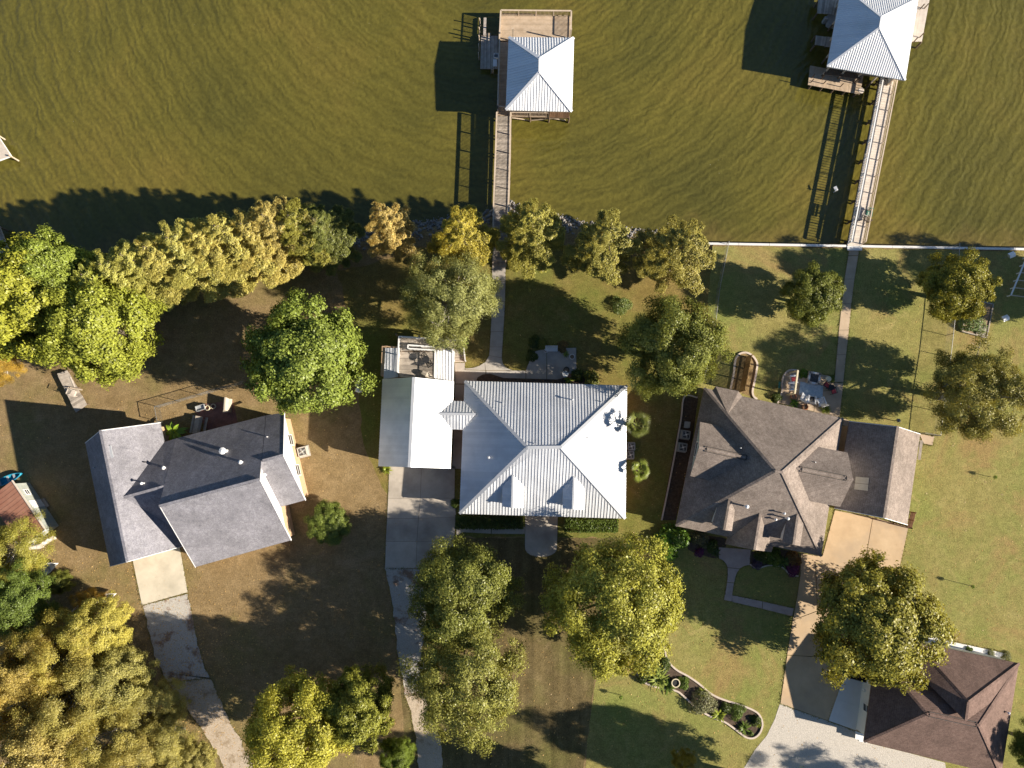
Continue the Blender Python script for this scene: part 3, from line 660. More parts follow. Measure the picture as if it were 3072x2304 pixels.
# roof deck with stair: its own carpentry
DZ = 2.95
def planks(t, a, b, c, d, width, mat, thick=.04, gap=.012, name='plank'):
    """planks filling the quad a-b-c-d; planks run a->b and are stacked a->d; alike planks share one mesh"""
    n = max(1, round(((d-a).length+(c-b).length)/2/width)); cache = {}
    for i in range(n):
        p, q = a.lerp(d, (i+.5)/n), b.lerp(c, (i+.5)/n); L_ = (q-p).length; w_ = (d-a).length/n-gap; key = (round(L_, 1), round(w_, 3))
        if key not in cache:
            mm = MB(); l2 = key[0]; mm.box((0, 0, -thick), (l2, w_, thick)); cache[key] = mm.mesh(name, mat)
        dv = (q-p).normalized()
        piece(name, cache[key], t, (p+q)/2, (0, -math.asin(dv.z), math.atan2(dv.y, dv.x)))
def rail(t, pts, h=.92, sp=1.8, bal=.14, mat='wood_rail', bmat=None, top_w=.12, bal_w=.035, post_down=0.0, face=False):
    """railing along pts (deck level): posts, top rail, bottom rail and a set of balusters"""
    for a, b in zip(pts[:-1], pts[1:]):
        L_ = (b-a).length; n = max(1, round(L_/sp))
        for k in range(n+1):
            p = a.lerp(b, k/n); m = MB(); m.box(p-V(0, 0, post_down), (.10, .10, h+post_down-.03)); m.build('post', mat, t)
        m = MB(); m.bar(a+V(0, 0, h), b+V(0, 0, h), top_w, .045); m.build('top_rail', mat, t)
        m = MB(); m.bar(a+V(0, 0, .12), b+V(0, 0, .12), .04, .08); m.build('bottom_rail', mat, t)
        if face: m = MB(); m.bar(a+V(0, 0, h-.10), b+V(0, 0, h-.10), .04, .14); m.build('face_board', mat, t)
        if bal:
            m = MB(); k = int(L_/bal)
            for i in range(k):
                p = a.lerp(b, (i+.5)/k); m.box(p+V(0, 0, .16), (bal_w, bal_w, h-.19), math.atan2((b-a).y, (b-a).x))
            m.build('balusters', bmat or mat, t, kind='stuff')
t = thing('roof_deck', 'weathered grey roof deck with white railings and a stair beside the garage wing', 'deck', S('E', 900, 600, 0))
def E_(x, y, z=DZ): return S('E', x, y, z)
planks(t, E_(480, 470), E_(1140, 470), E_(1130, 945), E_(465, 925), .145, 'wood_grey')
planks(t, E_(500, 455), E_(500, 215), E_(1395, 270), E_(1395, 420), .145, 'wood_grey')
planks(t, E_(1400, 275), E_(1640, 285), E_(1640, 415), E_(1400, 410), .145, 'wood_grey')
m = MB(); m.prism([E_(480, 205, DZ-.05), E_(1650, 280, DZ-.05), E_(1650, 415, DZ-.05), E_(1140, 430, DZ-.05), E_(1130, 950, DZ-.05), E_(460, 930, DZ-.05)], (0, 0, -.12)); m.build('joists', 'wood_dark', t)
rail(t, [E_(470, 850), E_(496, 205), E_(1400, 262), E_(1655, 275)], .9, 1.6, .13, 'white_paint')
rail(t, [E_(1145, 950), E_(1155, 455), E_(660, 425), E_(660, 360), E_(1130, 395)], .9, 1.6, .13, 'white_paint')
for (x, y) in ((490, 215), (900, 245), (1395, 275), (1640, 290), (1640, 410)):
    m = MB(); m.box(E_(x, y, 0), (.14, .14, DZ-.18)); m.build('support_post', 'wood_grey', t)
p0, p1 = E_(1570, 418), E_(1600, 640, .1); nst = 15; mm = MB(); mm.box((0, 0, -.04), (1.05, .25, .04)); tread = mm.mesh('tread', 'wood_grey')
for k in range(nst): piece('tread', tread, t, p0.lerp(p1, (k+.5)/nst))
for s in (-.55, .55):
    m = MB(); m.bar(p0+V(s, 0, -.15), p1+V(s, 0, -.05), .05, .24); m.build('stringer', 'wood_grey', t)
    rail(t, [p0+V(s*1.08, 0, 0), p1+V(s*1.08, 0, 0)], .9, 1.6, .14, 'white_paint')
t = thing('garden_umbrella', 'folded beige umbrella lying on the grey roof deck', 'umbrella', E_(940, 870, DZ))
m = MB(); m.lathe(E_(905, 850, DZ+.32), [(.05, -.2), (.28, .0), (.36, .5), (.18, 1.0), (.03, 1.3)], 9, V(.75, -.35, .05).normalized()); m.build('canopy', 'canvas', t)
m = MB(); m.tube(E_(890, 845, DZ+.33), E_(990, 900, DZ+.28), .03); m.build('pole', 'dark_metal', t)
def wire_chair(loc, rz, label, group, mat='dark_metal', cushion=None, name='patio_chair', w_=.52):
    t = thing(name, label, 'chair', loc, group); c, s = math.cos(rz), math.sin(rz)
    def q(x, y, z): return Vector(loc)+V(x*c-y*s, x*s+y*c, z)
    h = w_/2
    for x in (-h, h):
        for y in (-h, h): m = MB(); m.tube(q(x, y, 0), q(x*.95, y*.95, .42), .02, .02, 6); m.build('leg', mat, t)
    for y in np.linspace(-h, h, 5):
        m = MB(); m.bar(q(-h, y, .43), q(h, y, .43), .07, .025); m.build('seat_slat', mat, t)
    for x in np.linspace(-h, h, 5):
        m = MB(); m.bar(q(x, h, .42), q(x, h+.16, .95), .05, .025, up=V(c, s, 0)); m.build('back_slat', mat, t)
    m = MB(); m.bar(q(-h, h+.16, .95), q(h, h+.16, .95), .05, .05); m.build('back_rail', mat, t)
    for x in (-h-.02, h+.02):
        m = MB(); m.bar(q(x, -h, .62), q(x, h+.06, .64), .06, .03); m.build('armrest', mat, t)
        m = MB(); m.tube(q(x, -h, .42), q(x, -h, .61), .018, .018, 6); m.build('arm_post', mat, t)
    if cushion:
        m = MB(); m.prism([q(-h*.9, -h*.9, .445), q(h*.9, -h*.9, .445), q(h*.9, h*.9, .445), q(-h*.9, h*.9, .445)], (0, 0, .09)); m.build('cushion', cushion, t)
    return t
def round_table(loc, r, label, mat='dark_metal', top=None, h=.72):
    t = thing('patio_table', label, 'table', loc); m = MB(); m.lathe(Vector(loc)+V(0, 0, h), [(r, 0), (r, .03), (r*.98, .035)], 18); m.build('table_top', top or mat, t)
    m = MB(); m.tube(Vector(loc), Vector(loc)+V(0, 0, h), .04); m.build('stem', mat, t)
    for k in range(4):
        a = k*math.pi/2; m = MB(); m.bar(Vector(loc)+V(0, 0, .03), Vector(loc)+V(math.cos(a)*r*.6, math.sin(a)*r*.6, .03), .05, .05); m.build('foot', mat, t)
    return t
wire_chair(E_(945, 545), .6, 'black wire chair at the upper end of the roof deck', None)
wire_chair(E_(1040, 690), 3.6, 'black wire chair beside the right railing of the roof deck', None)
round_table(E_(985, 620), .38, 'small round black wire table between chairs on the roof deck')

# ---------------------------------------------------------------- right house (taupe shingles)
t = thing('taupe_roof_house', 'house with steep taupe shingle hip roof, big side dormers and three front gables', 'house', P(2290, 1416))
EZ = 2.9; AZ = 8.0
TL, TR, BR, BL = S('t6', 140, 855, EZ), S('t6', 1040, 1050, EZ), S('M', 2065, 775, EZ), S('M', 275, 400, EZ)
AL, AR = S('t6', 600, 1392, AZ), S('t6', 645, 1402, AZ)
hip = roof_solid([[TL, BL, AL], [BL, BR, AR, AL], [BR, TR, AR], [TR, TL, AL, AR]]).build('roof', 'shingle_taupe', t)
for a, b in ((AL, TL), (AL, BL), (AR, TR), (AR, BR), (AL, AR)): cap(hip, a, b, 'shingle_taupe')
PL, PF, PR, PT = (TL, BL, AL), (BL, BR, AL), (BR, TR, AR), (TR, TL, AL)
foot = inset([TL, TR, BR, BL], 1.15); m = MB(); m.prism([xy(p, 0) for p in foot], (0, 0, EZ-.18)); m.build('wall', 'brick_tan', t)
m = MB(); m.prism([p-V(0, 0, .17) for p in inset([TL, TR, BR, BL], .04)], (0, 0, -.04)); m.build('soffit', 'trim_white', t)
def sgable(f, rb, rf, lb, lf, rgb, rgf, plane, roofm='shingle_taupe', wallm='siding', win=None, deep=.5, zr=None, ze=None, ov=.25, wdep=2.4):
    """a gabled dormer or wing that grows out of a roof plane; b = back (on the plane), f = front"""
    zr = zr or SP(f, *rb, plane).z; ze = ze or SP(f, *lb, plane).z
    A, B = S(f, *rb, zr), S(f, *rf, zr); l0, l1 = S(f, *lb, ze), S(f, *lf, ze); r0, r1 = S(f, *rgb, ze), S(f, *rgf, ze)
    A2 = A+(A-B).normalized()*.4
    r = roof_solid([[l0, l1, B, A2], [A2, B, r1, r0]], .12).build('dormer_roof', roofm, t); cap(r, A, B, roofm, .22)
    d = xy(A-B, 0).normalized(); lw, rw = l1.lerp(r1, .08)+d*ov, l1.lerp(r1, .92)+d*ov
    m = MB(); m.prism([xy(lw, ze-deep), xy(rw, ze-deep), xy(rw, ze-.08), xy(B+d*ov, zr-.17), xy(lw, ze-.08)], d*wdep); m.build('dormer_wall', wallm, t)
    if win: window(t, xy((lw+rw)/2, ze-deep+.15), -d, win[0], win[1])
    return A, B
a, b = sgable('R', (965, 795), (478, 690), (690, 484), (488, 440), (700, 1040), (392, 970), PL, wallm='siding_teal', win=(1.6, 1.3), deep=1.0, ze=SP('R', 690, 484, PL).z, wdep=3.5)
ridge_vent(t, a.lerp(b, .05)+V(0, 0, .03), a.lerp(b, .85)+V(0, 0, .03), .5)
a, b = sgable('t6', (735, 1375), (1106, 1450), (880, 1236), (1070, 1275), (828, 1590), (1020, 1626), PR, win=(1.4, 1.2), deep=1.2, wdep=3.0)
ridge_vent(t, a.lerp(b, .1)+V(0, 0, .03), a.lerp(b, .88)+V(0, 0, .03), .5)
sgable('M', (936, 70), (870, 452), (788, 160), (725, 382), (1006, 186), (966, 462), PF, win=(.8, 1.0), deep=1.0)
sgable('M', (1316, 246), (1242, 696), (988, 312), (885, 625), (1560, 420), (1450, 722), PF, ze=2.7, deep=2.7, wallm='brick_tan', ov=.6, wdep=3)
sgable('M', (1776, 256), (1722, 632), (1640, 330), (1585, 600), (1846, 372), (1806, 646), PF, win=(.8, 1.0), deep=1.0)
# rear corner bump-out
zc = SP('R', 760, 365, PT).z; c0 = S('R', 640, 95, EZ); c1 = S('R', 862, 140, EZ); c2 = S('R', 905, 196, EZ); cp = S('R', 760, 365, zc); c3 = S('R', 560, 200, EZ)
roof_solid([[c0, c1, cp], [c1, c2, cp], [c0, cp, c3]], .12).build('corner_roof', 'shingle_taupe', t)
m = MB(); m.prism([xy(p, 0) for p in inset([c0, c1, c2, c3], .4)], (0, 0, EZ-.18)); m.build('wall', 'brick_tan', t)
for (f, x, y, pln, h, r, hat) in (('R', 920, 1262, PF, .8, .09, True), ('R', 880, 697, (S('R', 690, 484, 5), S('R', 488, 440, 5), S('R', 965, 795, 6.4)), .3, .05, False), ('t6', 838, 1336, PR, .9, .05, False), ('M', 1585, 242, PF, .5, .06, True), ('M', 1620, 302, PF, .7, .07, True), ('M', 1490, 318, PF, .3, .06, True)):
    pipe(t, SP(f, x, y, pln), h, r, 'white_plastic', hat)
for k in (.2, .45, .75): window(t, xy(foot[0].lerp(foot[1], k), .8), xy(foot[0]-foot[3], 0), 1.3, 1.5)
for k in (.2, .85): window(t, xy(foot[3].lerp(foot[2], k), .8), xy(foot[3]-foot[0], 0), 1.3, 1.5)
for k in (.2, .5, .8): window(t, xy(foot[0].lerp(foot[3], k), .8), xy(foot[0]-foot[1], 0), 1.2, 1.4)
# garage gable on its right
GR0, GR1 = S('t6', 1395, 1103, 5.3), S('t9', 1306, 38, 5.3); GE0, GE1 = S('t6', 1540, 1150, EZ), S('t9', 1456, 82, EZ); GL0 = S('t6', 1082, 1068, EZ); GL1 = S('t6', 985, 1634, EZ)
gable(t, GR0, GR1, GL0, GL1, GE0, GE1, 'shingle_taupe', 'brick_tan', 'siding', .4, capm='shingle_taupe', trim='trim_white')
d = xy(GR1-GR0, 0).normalized(); door(t, xy(GL1.lerp(GR1, .75), 0)-d*.38, d, 4.6, 2.2, 'trim_white', 4)
for k in (.2, .8): window(t, xy(GE0.lerp(GE1, k), .9)-xy(GE0-GR0, 0).normalized()*.38, xy(GE0-GR0, 0), 1.0, 1.2)
PGL = (GR0, GR1, GL0)
for x0_, x1_ in ((1135, 1208), (1125, 1200)):
    pass
m = MB(); q = [SP('t6', x, y, PGL, .0) for x, y in ((1122, 1430), (1208, 1438), (1200, 1522), (1112, 1512))]; nn = (q[1]-q[0]).cross(q[2]-q[0]).normalized(); nn = nn if nn.z > 0 else -nn
for a_, b_ in ((0, .48), (.52, 1)):
    m = MB(); m.prism([q[0].lerp(q[3], a_)+nn*.02, q[1].lerp(q[2], a_)+nn*.02, q[1].lerp(q[2], b_)+nn*.02, q[0].lerp(q[3], b_)+nn*.02], nn*.05); m.build('skylight', 'canvas', t)

# ---------------------------------------------------------------- lower right house (brown shingles)
t = thing('brown_roof_house', 'house with plain brown shingle hip roofs beside the pale gravel yard', 'house', P(2800, 2130))
EZ = 2.8; RZ = 5.7
A_, B_ = S('Q', 1030, 430, EZ), S('Q', 935, 1132, EZ); C_, D_ = S('Q', 2030, 1400, EZ), S('Q', 2172, 508, EZ)
r0, r1 = S('Q', 1437, 908, RZ), S('Q', 1852, 1000, RZ)
hp = roof_solid([[A_, B_, r0], [B_, C_, r1, r0], [C_, D_, r1], [D_, A_, r0, r1]]).build('roof', 'shingle_brown', t)
for a, b in ((r0, A_), (r0, B_), (r1, C_), (r1, D_), (r0, r1)): cap(hp, a, b, 'shingle_brown', .24)
m = MB(); m.prism([xy(p, 0) for p in inset([A_, B_, C_, D_], .6)], (0, 0, EZ-.18)); m.build('wall', 'siding', t)
# upper wing crossing it
UZ = 6.3; u0, u1 = S('Q', 1768, 815, UZ), S('Q', 1748, 965, UZ); E1_, E2_ = S('Q', 1330, 330, EZ), S('Q', 2176, 506, EZ+.02)
e1b, e2b = S('Q', 1250, 620, EZ+.6), S('Q', 2110, 700, EZ+.9)
u2 = u1+(u1-u0).normalized()*.3
wg = roof_solid([[E1_, E2_, u0], [E1_, u0, u1, S('Q', 1385, 605, 4.4)], [E2_, u0, u1, S('Q', 2110, 700, 3.3)]]).build('roof', 'shingle_brown', t)
for a, b in ((u0, E1_), (u0, E2_), (u0, u1)): cap(wg, a, b, 'shingle_brown', .24)
m = MB(); m.prism([xy(p, 0) for p in inset([E1_, E2_, D_-V(.2, 2, 0), A_.lerp(D_, .3)-V(0, 2, 0)], .6)], (0, 0, EZ-.2)); m.build('wall', 'siding', t)
ridge_vent(t, r0.lerp(r1, .05), r0.lerp(r1, .95), .45, 'shingle_brown')
pipe(t, SP('Q', 2072, 892, (C_, D_, r1)), .3, .06, 'white_plastic', True)
ft = inset([A_, B_, C_, D_], .6)
for k in (.3, .7): window(t, xy(ft[0].lerp(ft[1], k), .9), xy(ft[0]-ft[3], 0), 1.2, 1.3)
for k in (.2, .5): window(t, xy(ft[1].lerp(ft[2], k), .9), xy(ft[1]-ft[0], 0), 1.2, 1.3)
# white pad, low walls and a flat trailer beside it
qd = [(650, 960), (873, 1040), (942, 655), (773, 608)]
slabs('parking_pad', [pl('Q', [qd[0], qd[1], (907, 850), (711, 784)]), pl('Q', [(711, 786), (907, 852), qd[2], qd[3]])], 'concrete_white', .09)
slabs('side_walk', [pl('Q', [(878, 1042), (940, 1052), (985, 665), (945, 657)])], 'concrete_drive', .07)
t = thing('low_wall', 'short white wall stub at the lower corner of the white pad', 'wall', S('Q', 900, 1080)); m = MB(); m.prism([S('Q', 872, 1048), S('Q', 938, 1078), S('Q', 933, 1118), S('Q', 868, 1104)], (0, 0, .75)); m.build('wall', 'white_paint', t); m = MB(); m.prism([S('Q', 868, 1044, .752), S('Q', 942, 1074, .752), S('Q', 937, 1122, .752), S('Q', 864, 1108, .752)], (0, 0, .05)); m.build('coping', 'trim_white', t)
t = thing('low_wall', 'thin white wall stub beside the brown eave above the other stub', 'wall', S('Q', 955, 735)); m = MB(); m.prism([S('Q', 932, 708), S('Q', 985, 745), S('Q', 983, 762), S('Q', 930, 722)], (0, 0, .75)); m.build('wall', 'white_paint', t); m = MB(); m.prism([S('Q', 930, 706, .752), S('Q', 987, 744, .752), S('Q', 985, 765, .752), S('Q', 928, 724, .752)], (0, 0, .04)); m.build('coping', 'trim_white', t)
t = thing('flat_trailer', 'dark flat trailer above the white pad half hidden by the round olive tree', 'trailer', S('Q', 860, 590)); q = [S('Q', x, y, .62) for x, y in ((772, 606), (944, 652), (955, 520), (790, 480))]
m = MB(); m.prism(q, (0, 0, -.1)); m.build('bed', 'black', t)
for a, b in zip(q, q[1:]+q[:1]): m = MB(); m.bar(a+V(0, 0, .12), b+V(0, 0, .12), .06, .2); m.build('side_rail', 'dark_metal', t)
for k in (.4, .6):
    for a, b in ((q[0], q[3]), (q[1], q[2])): p = a.lerp(b, k); m = MB(); m.lathe(xy(p, .3), [(.28, -.1), (.3, 0), (.28, .1)], 14, (q[1]-q[0]).normalized()); m.build('wheel', 'black', t)
m = MB(); m.bar(q[3].lerp(q[2], .5)-V(0, 0, .05), q[3].lerp(q[2], .5)+(q[3]-q[0]).normalized()*1.3-V(0, 0, .15), .1, .1); m.build('drawbar', 'dark_metal', t)

# ================================================================== BOATHOUSES AND PIERS
DK = .25
def piling(t, p, top, r=.11, mat='wood_dark'):
    m = MB(); m.tube(xy(p, -2.9), xy(p, top), r, r*.9, 8); m.build('piling', mat, t)
def beam(t, a, b, w_=.08, h_=.2, mat='wood_dark', name='beam'):
    m = MB(); m.bar(a, b, w_, h_); m.build(name, mat, t)
t = thing('boathouse', 'boathouse with pale hipped metal roof and wide sun deck on the middle pier', 'boathouse', S('A', 1200, 1100, DK))
EB, RB = 2.85, 4.75
TL, TR, BR, BL = S('A', 690, 728, EB), S('A', 1962, 740, EB), S('B', 1924, 522, EB), S('B', 634, 490, EB); r0, r1 = S('A', 1304, 1150, RB), S('A', 1300, 1402, RB)
for f in ([TR, TL, r0], [BL, BR, r1], [TL, BL, r1, r0], [BR, TR, r0, r1]): metal_slope(t, f, 'white_metal', .30)
for a, b in ((r0, r1), (r0, TL), (r0, TR), (r1, BL), (r1, BR)):
    m = MB(); m.bar(a+V(0, 0, .08), b+V(0, 0, .08), .30, .05); m.build('ridge_cap', 'white_metal', t)
m = MB(); m.prism([p-V(0, 0, .14) for p in inset([TL, TR, BR, BL], .03)], (0, 0, -.06)); m.build('soffit', 'wood_tan', t)
d0, d1, d2, d3 = S('A', 540, 300, DK), S('A', 1900, 312, DK), S('A', 1890, 800, DK), S('A', 515, 790, DK)
planks(t, d0, d1, d2, d3, .145, 'wood_tan')
s2, s3 = S('B', 725, 600, DK), S('B', 470, 600, DK); s1 = S('A', 770, 792, DK)
planks(t, d3+V(0, -.16, 0), s1+V(0, -.16, 0), s2, s3, .145, 'wood_tan')
b0, b1, b2 = S('B', 735, 470, DK), S('B', 1870, 490, DK), S('B', 1870, 630, DK)
planks(t, b0, b1, b2, S('B', 735, 612, DK), .145, 'wood_tan')
for a, b in ((d0, d1), (d1, b2), (b2, s3), (s3, d0), (d3, d2), (s1, s2)): beam(t, a-V(0, 0, .18), b-V(0, 0, .18))
rail(t, [s3+V(.05, .3, 0), d3, d0, d1, d2+V(0, .3, 0)], .95, 1.9, .145, 'wood_rail', 'wood_tan', .16, .045)
rail(t, [S('B', 745, 606, DK), S('B', 1465, 618, DK)], .95, 1.8, .15, 'wood_rail', 'wood_tan', .14, .045)
rail(t, [s3+V(.05, .2, 0), S('B', 480, 492, DK), S('B', 700, 510, DK)], .95, 1.8, .15, 'wood_rail', 'wood_tan', .12, .045)
for p in (S('A', 770, 800, DK), S('A', 1880, 810, DK), S('B', 745, 470, DK), S('B', 1860, 490, DK), S('A', 770, 1500, DK), S('A', 1880, 1500, DK)):
    m = MB(); m.box(p, (.14, .14, EB-DK-.2)); m.build('roof_post', 'wood_rail', t)
for p in (d0, d0.lerp(d1, .33), d0.lerp(d1, .66), d1, d2, b2, s3, s2, S('B', 1110, 612, DK), S('B', 1480, 620, DK), S('A', 500, 1300, DK), d3): piling(t, p, DK-.06)
w0, w1 = S('B', 1478, 632, DK), S('B', 1868, 640, DK); n = 10; ax = (w1-w0)/n
for k in range(n):
    m = MB(); p = w0+ax*k; m.prism([p+ax*.02, p+ax*.96, p+ax*.96+V(0, 0, 2.4), p+ax*.02+V(0, 0, 2.4)], (0, .05, 0)); m.build('wall_board', 'brown_board', t)
m = MB(); m.prism([w0+V(0, .06, 0), w1+V(0, .06, 0), w1+V(0, 2.2, 0), w0+V(0, 2.2, 0)], (0, 0, 2.35)); m.build('store_room', 'brown_board', t)
for a, b in ((S('B', 750, 640, -.1), S('B', 1110, 690, -.9)), (S('B', 1130, 690, -.9), S('B', 1590, 650, -.15)), (S('B', 1480, 640, -.1), S('B', 1800, 690, -.9))): beam(t, a, b, .06, .14, 'wood_rail', 'brace')
# low floating dock at its left side
t = thing('low_dock', 'low weathered dock with tall mooring poles in the boathouse shadow', 'dock', S('A', 310, 1000, -.4))
LD = -.35
def A_(x, y, z=LD): return S('A', x, y, z)
planks(t, A_(150, 700), A_(135, 1345), A_(480, 1345), A_(480, 700), .15, 'wood_grey')
for (x, y) in ((147, 690), (138, 860), (134, 1010), (130, 1170), (126, 1335)):
    m = MB(); m.tube(A_(x, y, -2.8), A_(x, y, -2.8)+V(0, 0, 3.3), .07, .06, 7); m.build('mooring_pole', 'wood_rail', t)
for y in (700, 1020, 1340): beam(t, A_(150, y, LD-.12), A_(485, y, LD-.12), .1, .14)
planks(t, A_(202, 345), A_(258, 345), A_(246, 690), A_(192, 690), .11, 'wood_pale', name='gangplank_slat'); beam(t, A_(228, 345, LD-.1), A_(220, 700, LD-.1), .25, .08, 'wood_grey')
planks(t, A_(250, 640), A_(345, 645), A_(340, 720), A_(250, 715), .12, 'wood_tan')
t = thing('cooler', 'pale blue lidded cooler on the low dock', 'cooler', A_(425, 1245)); m = MB(); m.box(A_(425, 1245), (.42, .62, .38)); m.build('tub', 'white_plastic', t); m = MB(); m.box(A_(425, 1245, LD+.385), (.45, .65, .06)); m.build('lid', 'white_plastic', t)
t = thing('storage_bin', 'open white storage bin behind the cooler on the low dock', 'bin', A_(445, 1118))
for dx, dy, sx, sy in ((-.24, 0, .04, .52), (.24, 0, .04, .52), (0, -.24, .44, .04), (0, .24, .44, .04)): m = MB(); m.box(A_(445, 1118)+V(dx, dy, 0), (sx, sy, .42)); m.build('side', 'white_plastic', t)
m = MB(); m.box(A_(445, 1118), (.44, .44, .05)); m.build('floor', 'ac_grey', t)
t = thing('swim_ladder', 'short wooden ladder hanging off the low dock into the water', 'ladder', A_(365, 1400, WZ))
for x in (345, 392): m = MB(); m.bar(A_(x, 1348, LD+.25), A_(x, 1490, WZ-.5), .06, .05); m.build('rail', 'wood_rail', t)
for k in range(5): a = A_(345, 1348, LD+.25).lerp(A_(345, 1490, WZ-.5), .1+k*.2); b = A_(392, 1348, LD+.25).lerp(A_(392, 1490, WZ-.5), .1+k*.2); m = MB(); m.bar(a, b, .08, .04); m.build('rung', 'wood_rail', t)

# middle pier
t = thing('pier', 'narrow grey plank pier with wooden handrails running from the bank to the boathouse', 'pier', P(1503, 600, DK))
RT = DK+.95
def RP(px, py): v = P(px, py, RT); return xy(v, DK)
le = [RP(1490.5, 336), RP(1487, 450), RP(1481, 612), RP(1479, 700), RP(1478, 782)]; re = [RP(1532, 336), RP(1530.5, 450), RP(1526, 612), RP(1521, 700), RP(1517, 782)]
for i in range(4):
    planks(t, le[i], re[i], re[i+1], le[i+1], .147, 'wood_grey', gap=.02)
    for e in (le, re): beam(t, e[i]-V(0, 0, .18), e[i+1]-V(0, 0, .18), .07, .2)
for e, s in ((le, -1), (re, 1)):
    rail(t, e, .95, 2.1, .15, 'wood_rail', 'wood_grey', .16, .04, face=True)
    tot = 8
    for k in range(tot): i = k/2; j = int(i); piling(t, e[j].lerp(e[min(j+1, 4)], i-j), DK-.06, .10)
m = MB(); c = (le[4]+re[4])/2; m.box(c+V(0, -.2, -.25), (1.5, .5, .16)); m.build('step', 'wood_grey', t)

# far right boathouse
t = thing('boathouse', 'larger white-roofed boathouse with side platforms at the top edge', 'boathouse', S('C', 1200, 600, DK))
EB, RB = 2.85, 5.0
TL, TR, BR, BL = S('C', 693, -240, EB), S('C', 1960, -22, EB), S('C', 1744, 1334, EB), S('C', 446, 1106, EB); r0, r1 = S('C', 1350, 288, RB), S('C', 1322, 462, RB)
for f in ([TR, TL, r0], [BL, BR, r1], [TL, BL, r1, r0], [BR, TR, r0, r1]): metal_slope(t, f, 'white_metal', .24, .045, .04)
for a, b in ((r0, r1), (r0, TL), (r0, TR), (r1, BL), (r1, BR)):
    m = MB(); m.bar(a+V(0, 0, .07), b+V(0, 0, .07), .22, .05); m.build('ridge_cap', 'white_metal', t)
m = MB(); m.prism([p-V(0, 0, .14) for p in inset([TL, TR, BR, BL], .03)], (0, 0, -.06)); m.build('soffit', 'wood_pale', t)
inn = inset([TL, TR, BR, BL], 1.0)
for a, b in ((inn[0], inn[1]), (inn[1], inn[2])):
    m = MB(); m.prism([xy(a, DK), xy(b, DK), xy(b, EB-.25), xy(a, EB-.25)], xy(UP.cross(b-a), 0).normalized()*.1); m.build('wall', 'siding', t)
for p in inn: m = MB(); m.box(xy(p, DK), (.16, .16, EB-.5)); m.build('roof_post', 'wood_rail', t); piling(t, p, DK)
for k in (.25, .5, .75): p = inn[3].lerp(inn[2], k); m = MB(); m.box(xy(p, DK), (.14, .14, EB-.5)); m.build('roof_post', 'wood_rail', t); piling(t, p, DK); p = inn[0].lerp(inn[3], k); m = MB(); m.box(xy(p, DK), (.14, .14, EB-.5)); m.build('roof_post', 'wood_rail', t); piling(t, p, DK)
def C_f(x, y, z=DK): return S('C', x, y, z)
planks(t, C_f(1660, -60), C_f(1560, 690), C_f(2022, 690), C_f(2160, -60), .15, 'wood_pale')
planks(t, C_f(315, -120), C_f(285, 218), C_f(600, 245), C_f(690, -100), .16, 'wood_grey'); planks(t, C_f(265, 585), C_f(245, 742), C_f(520, 782), C_f(560, 625), .16, 'wood_grey')
planks(t, C_f(600, 1180), C_f(1600, 1330), C_f(1625, 1180), C_f(625, 1020), .15, 'wood_tan')
for q in ((315, 0), (290, 215), (250, 740), (265, 590), (2022, 690), (2100, 200), (1870, 680)): piling(t, C_f(*q), DK-.08)
for x, y in ((1985, 620), (2060, 140), (1990, 150), (1880, 700)):
    m = MB(); m.bar(C_f(x, y, DK+.02)-V(0, 0, 0), C_f(x, y, DK)+V(0, 0, .9), .09, .09); m.build('post', 'wood_dark', t)
t = thing('low_dock', 'low plank dock with black cleats below the far right boathouse', 'dock', C_f(560, 1350, -.3))
def C2(x, y, z=-.15): return S('C', x, y, z)
planks(t, C2(168, 1085), C2(132, 1408), C2(995, 1562), C2(1055, 1250), .16, 'wood_tan')
for k in np.linspace(.05, .95, 5): piling(t, C2(150, 1400).lerp(C2(980, 1550), k), -.2); piling(t, C2(180, 1100).lerp(C2(1040, 1260), k), -.2)
for (x, y) in ((200, 1290), (180, 1370), (390, 1390), (670, 1440), (930, 1330)):
    p = C2(x, y); m = MB(); m.bar(p+V(0, 0, .02), p+V(0, 0, .75), .08, .08); m.build('post', 'wood_dark', t)
m = MB(); c = C2(1015, 1500); m.lathe(c, [(.32, -.04), (.34, .0), (.30, .03)], 14); m.build('round_end', 'wood_pale', t)
t = thing('lean_to_shelter', 'dark low shelter roof tucked under the boathouse eave on the low dock', 'shelter', C2(700, 1220))
q = [S('C', x, y, .95) for x, y in ((395, 1230), (1015, 1312), (930, 1190), (445, 1105))]; n = 14
for k in range(n):
    a, b = q[0].lerp(q[1], k/n), q[0].lerp(q[1], (k+.94)/n); c, d = q[3].lerp(q[2], (k+.94)/n), q[3].lerp(q[2], k/n); m = MB(); m.prism([a, b, c, d], (0, 0, -.04)); m.build('roof_board', 'wood_dark', t)
for p in q: m = MB(); m.box(xy(p*1.0, -.15)+(sum(q, V(0, 0, 0))/4-p).normalized()*.2, (.1, .1, 1.05)); m.build('post', 'wood_dark', t)
t = thing('moored_boat', 'dark covered boat with a chrome motor moored under the boathouse', 'boat', C_f(540, 370, WZ))
m = MB(); c = C_f(560, 385, WZ); m.prism([c+V(-1.0, -.5, .1), c+V(-.6, -.75, .1), c+V(3, -.8, .1), c+V(3, .8, .1), c+V(-.6, .75, .1), c+V(-1.0, .5, .1)], (0, 0, .7)); m.build('hull', 'boat_grey', t)
m = MB(); m.box(c+V(-1.25, 0, .1), (.35, .35, .95)); m.build('outboard_motor', 'ac_grey', t)

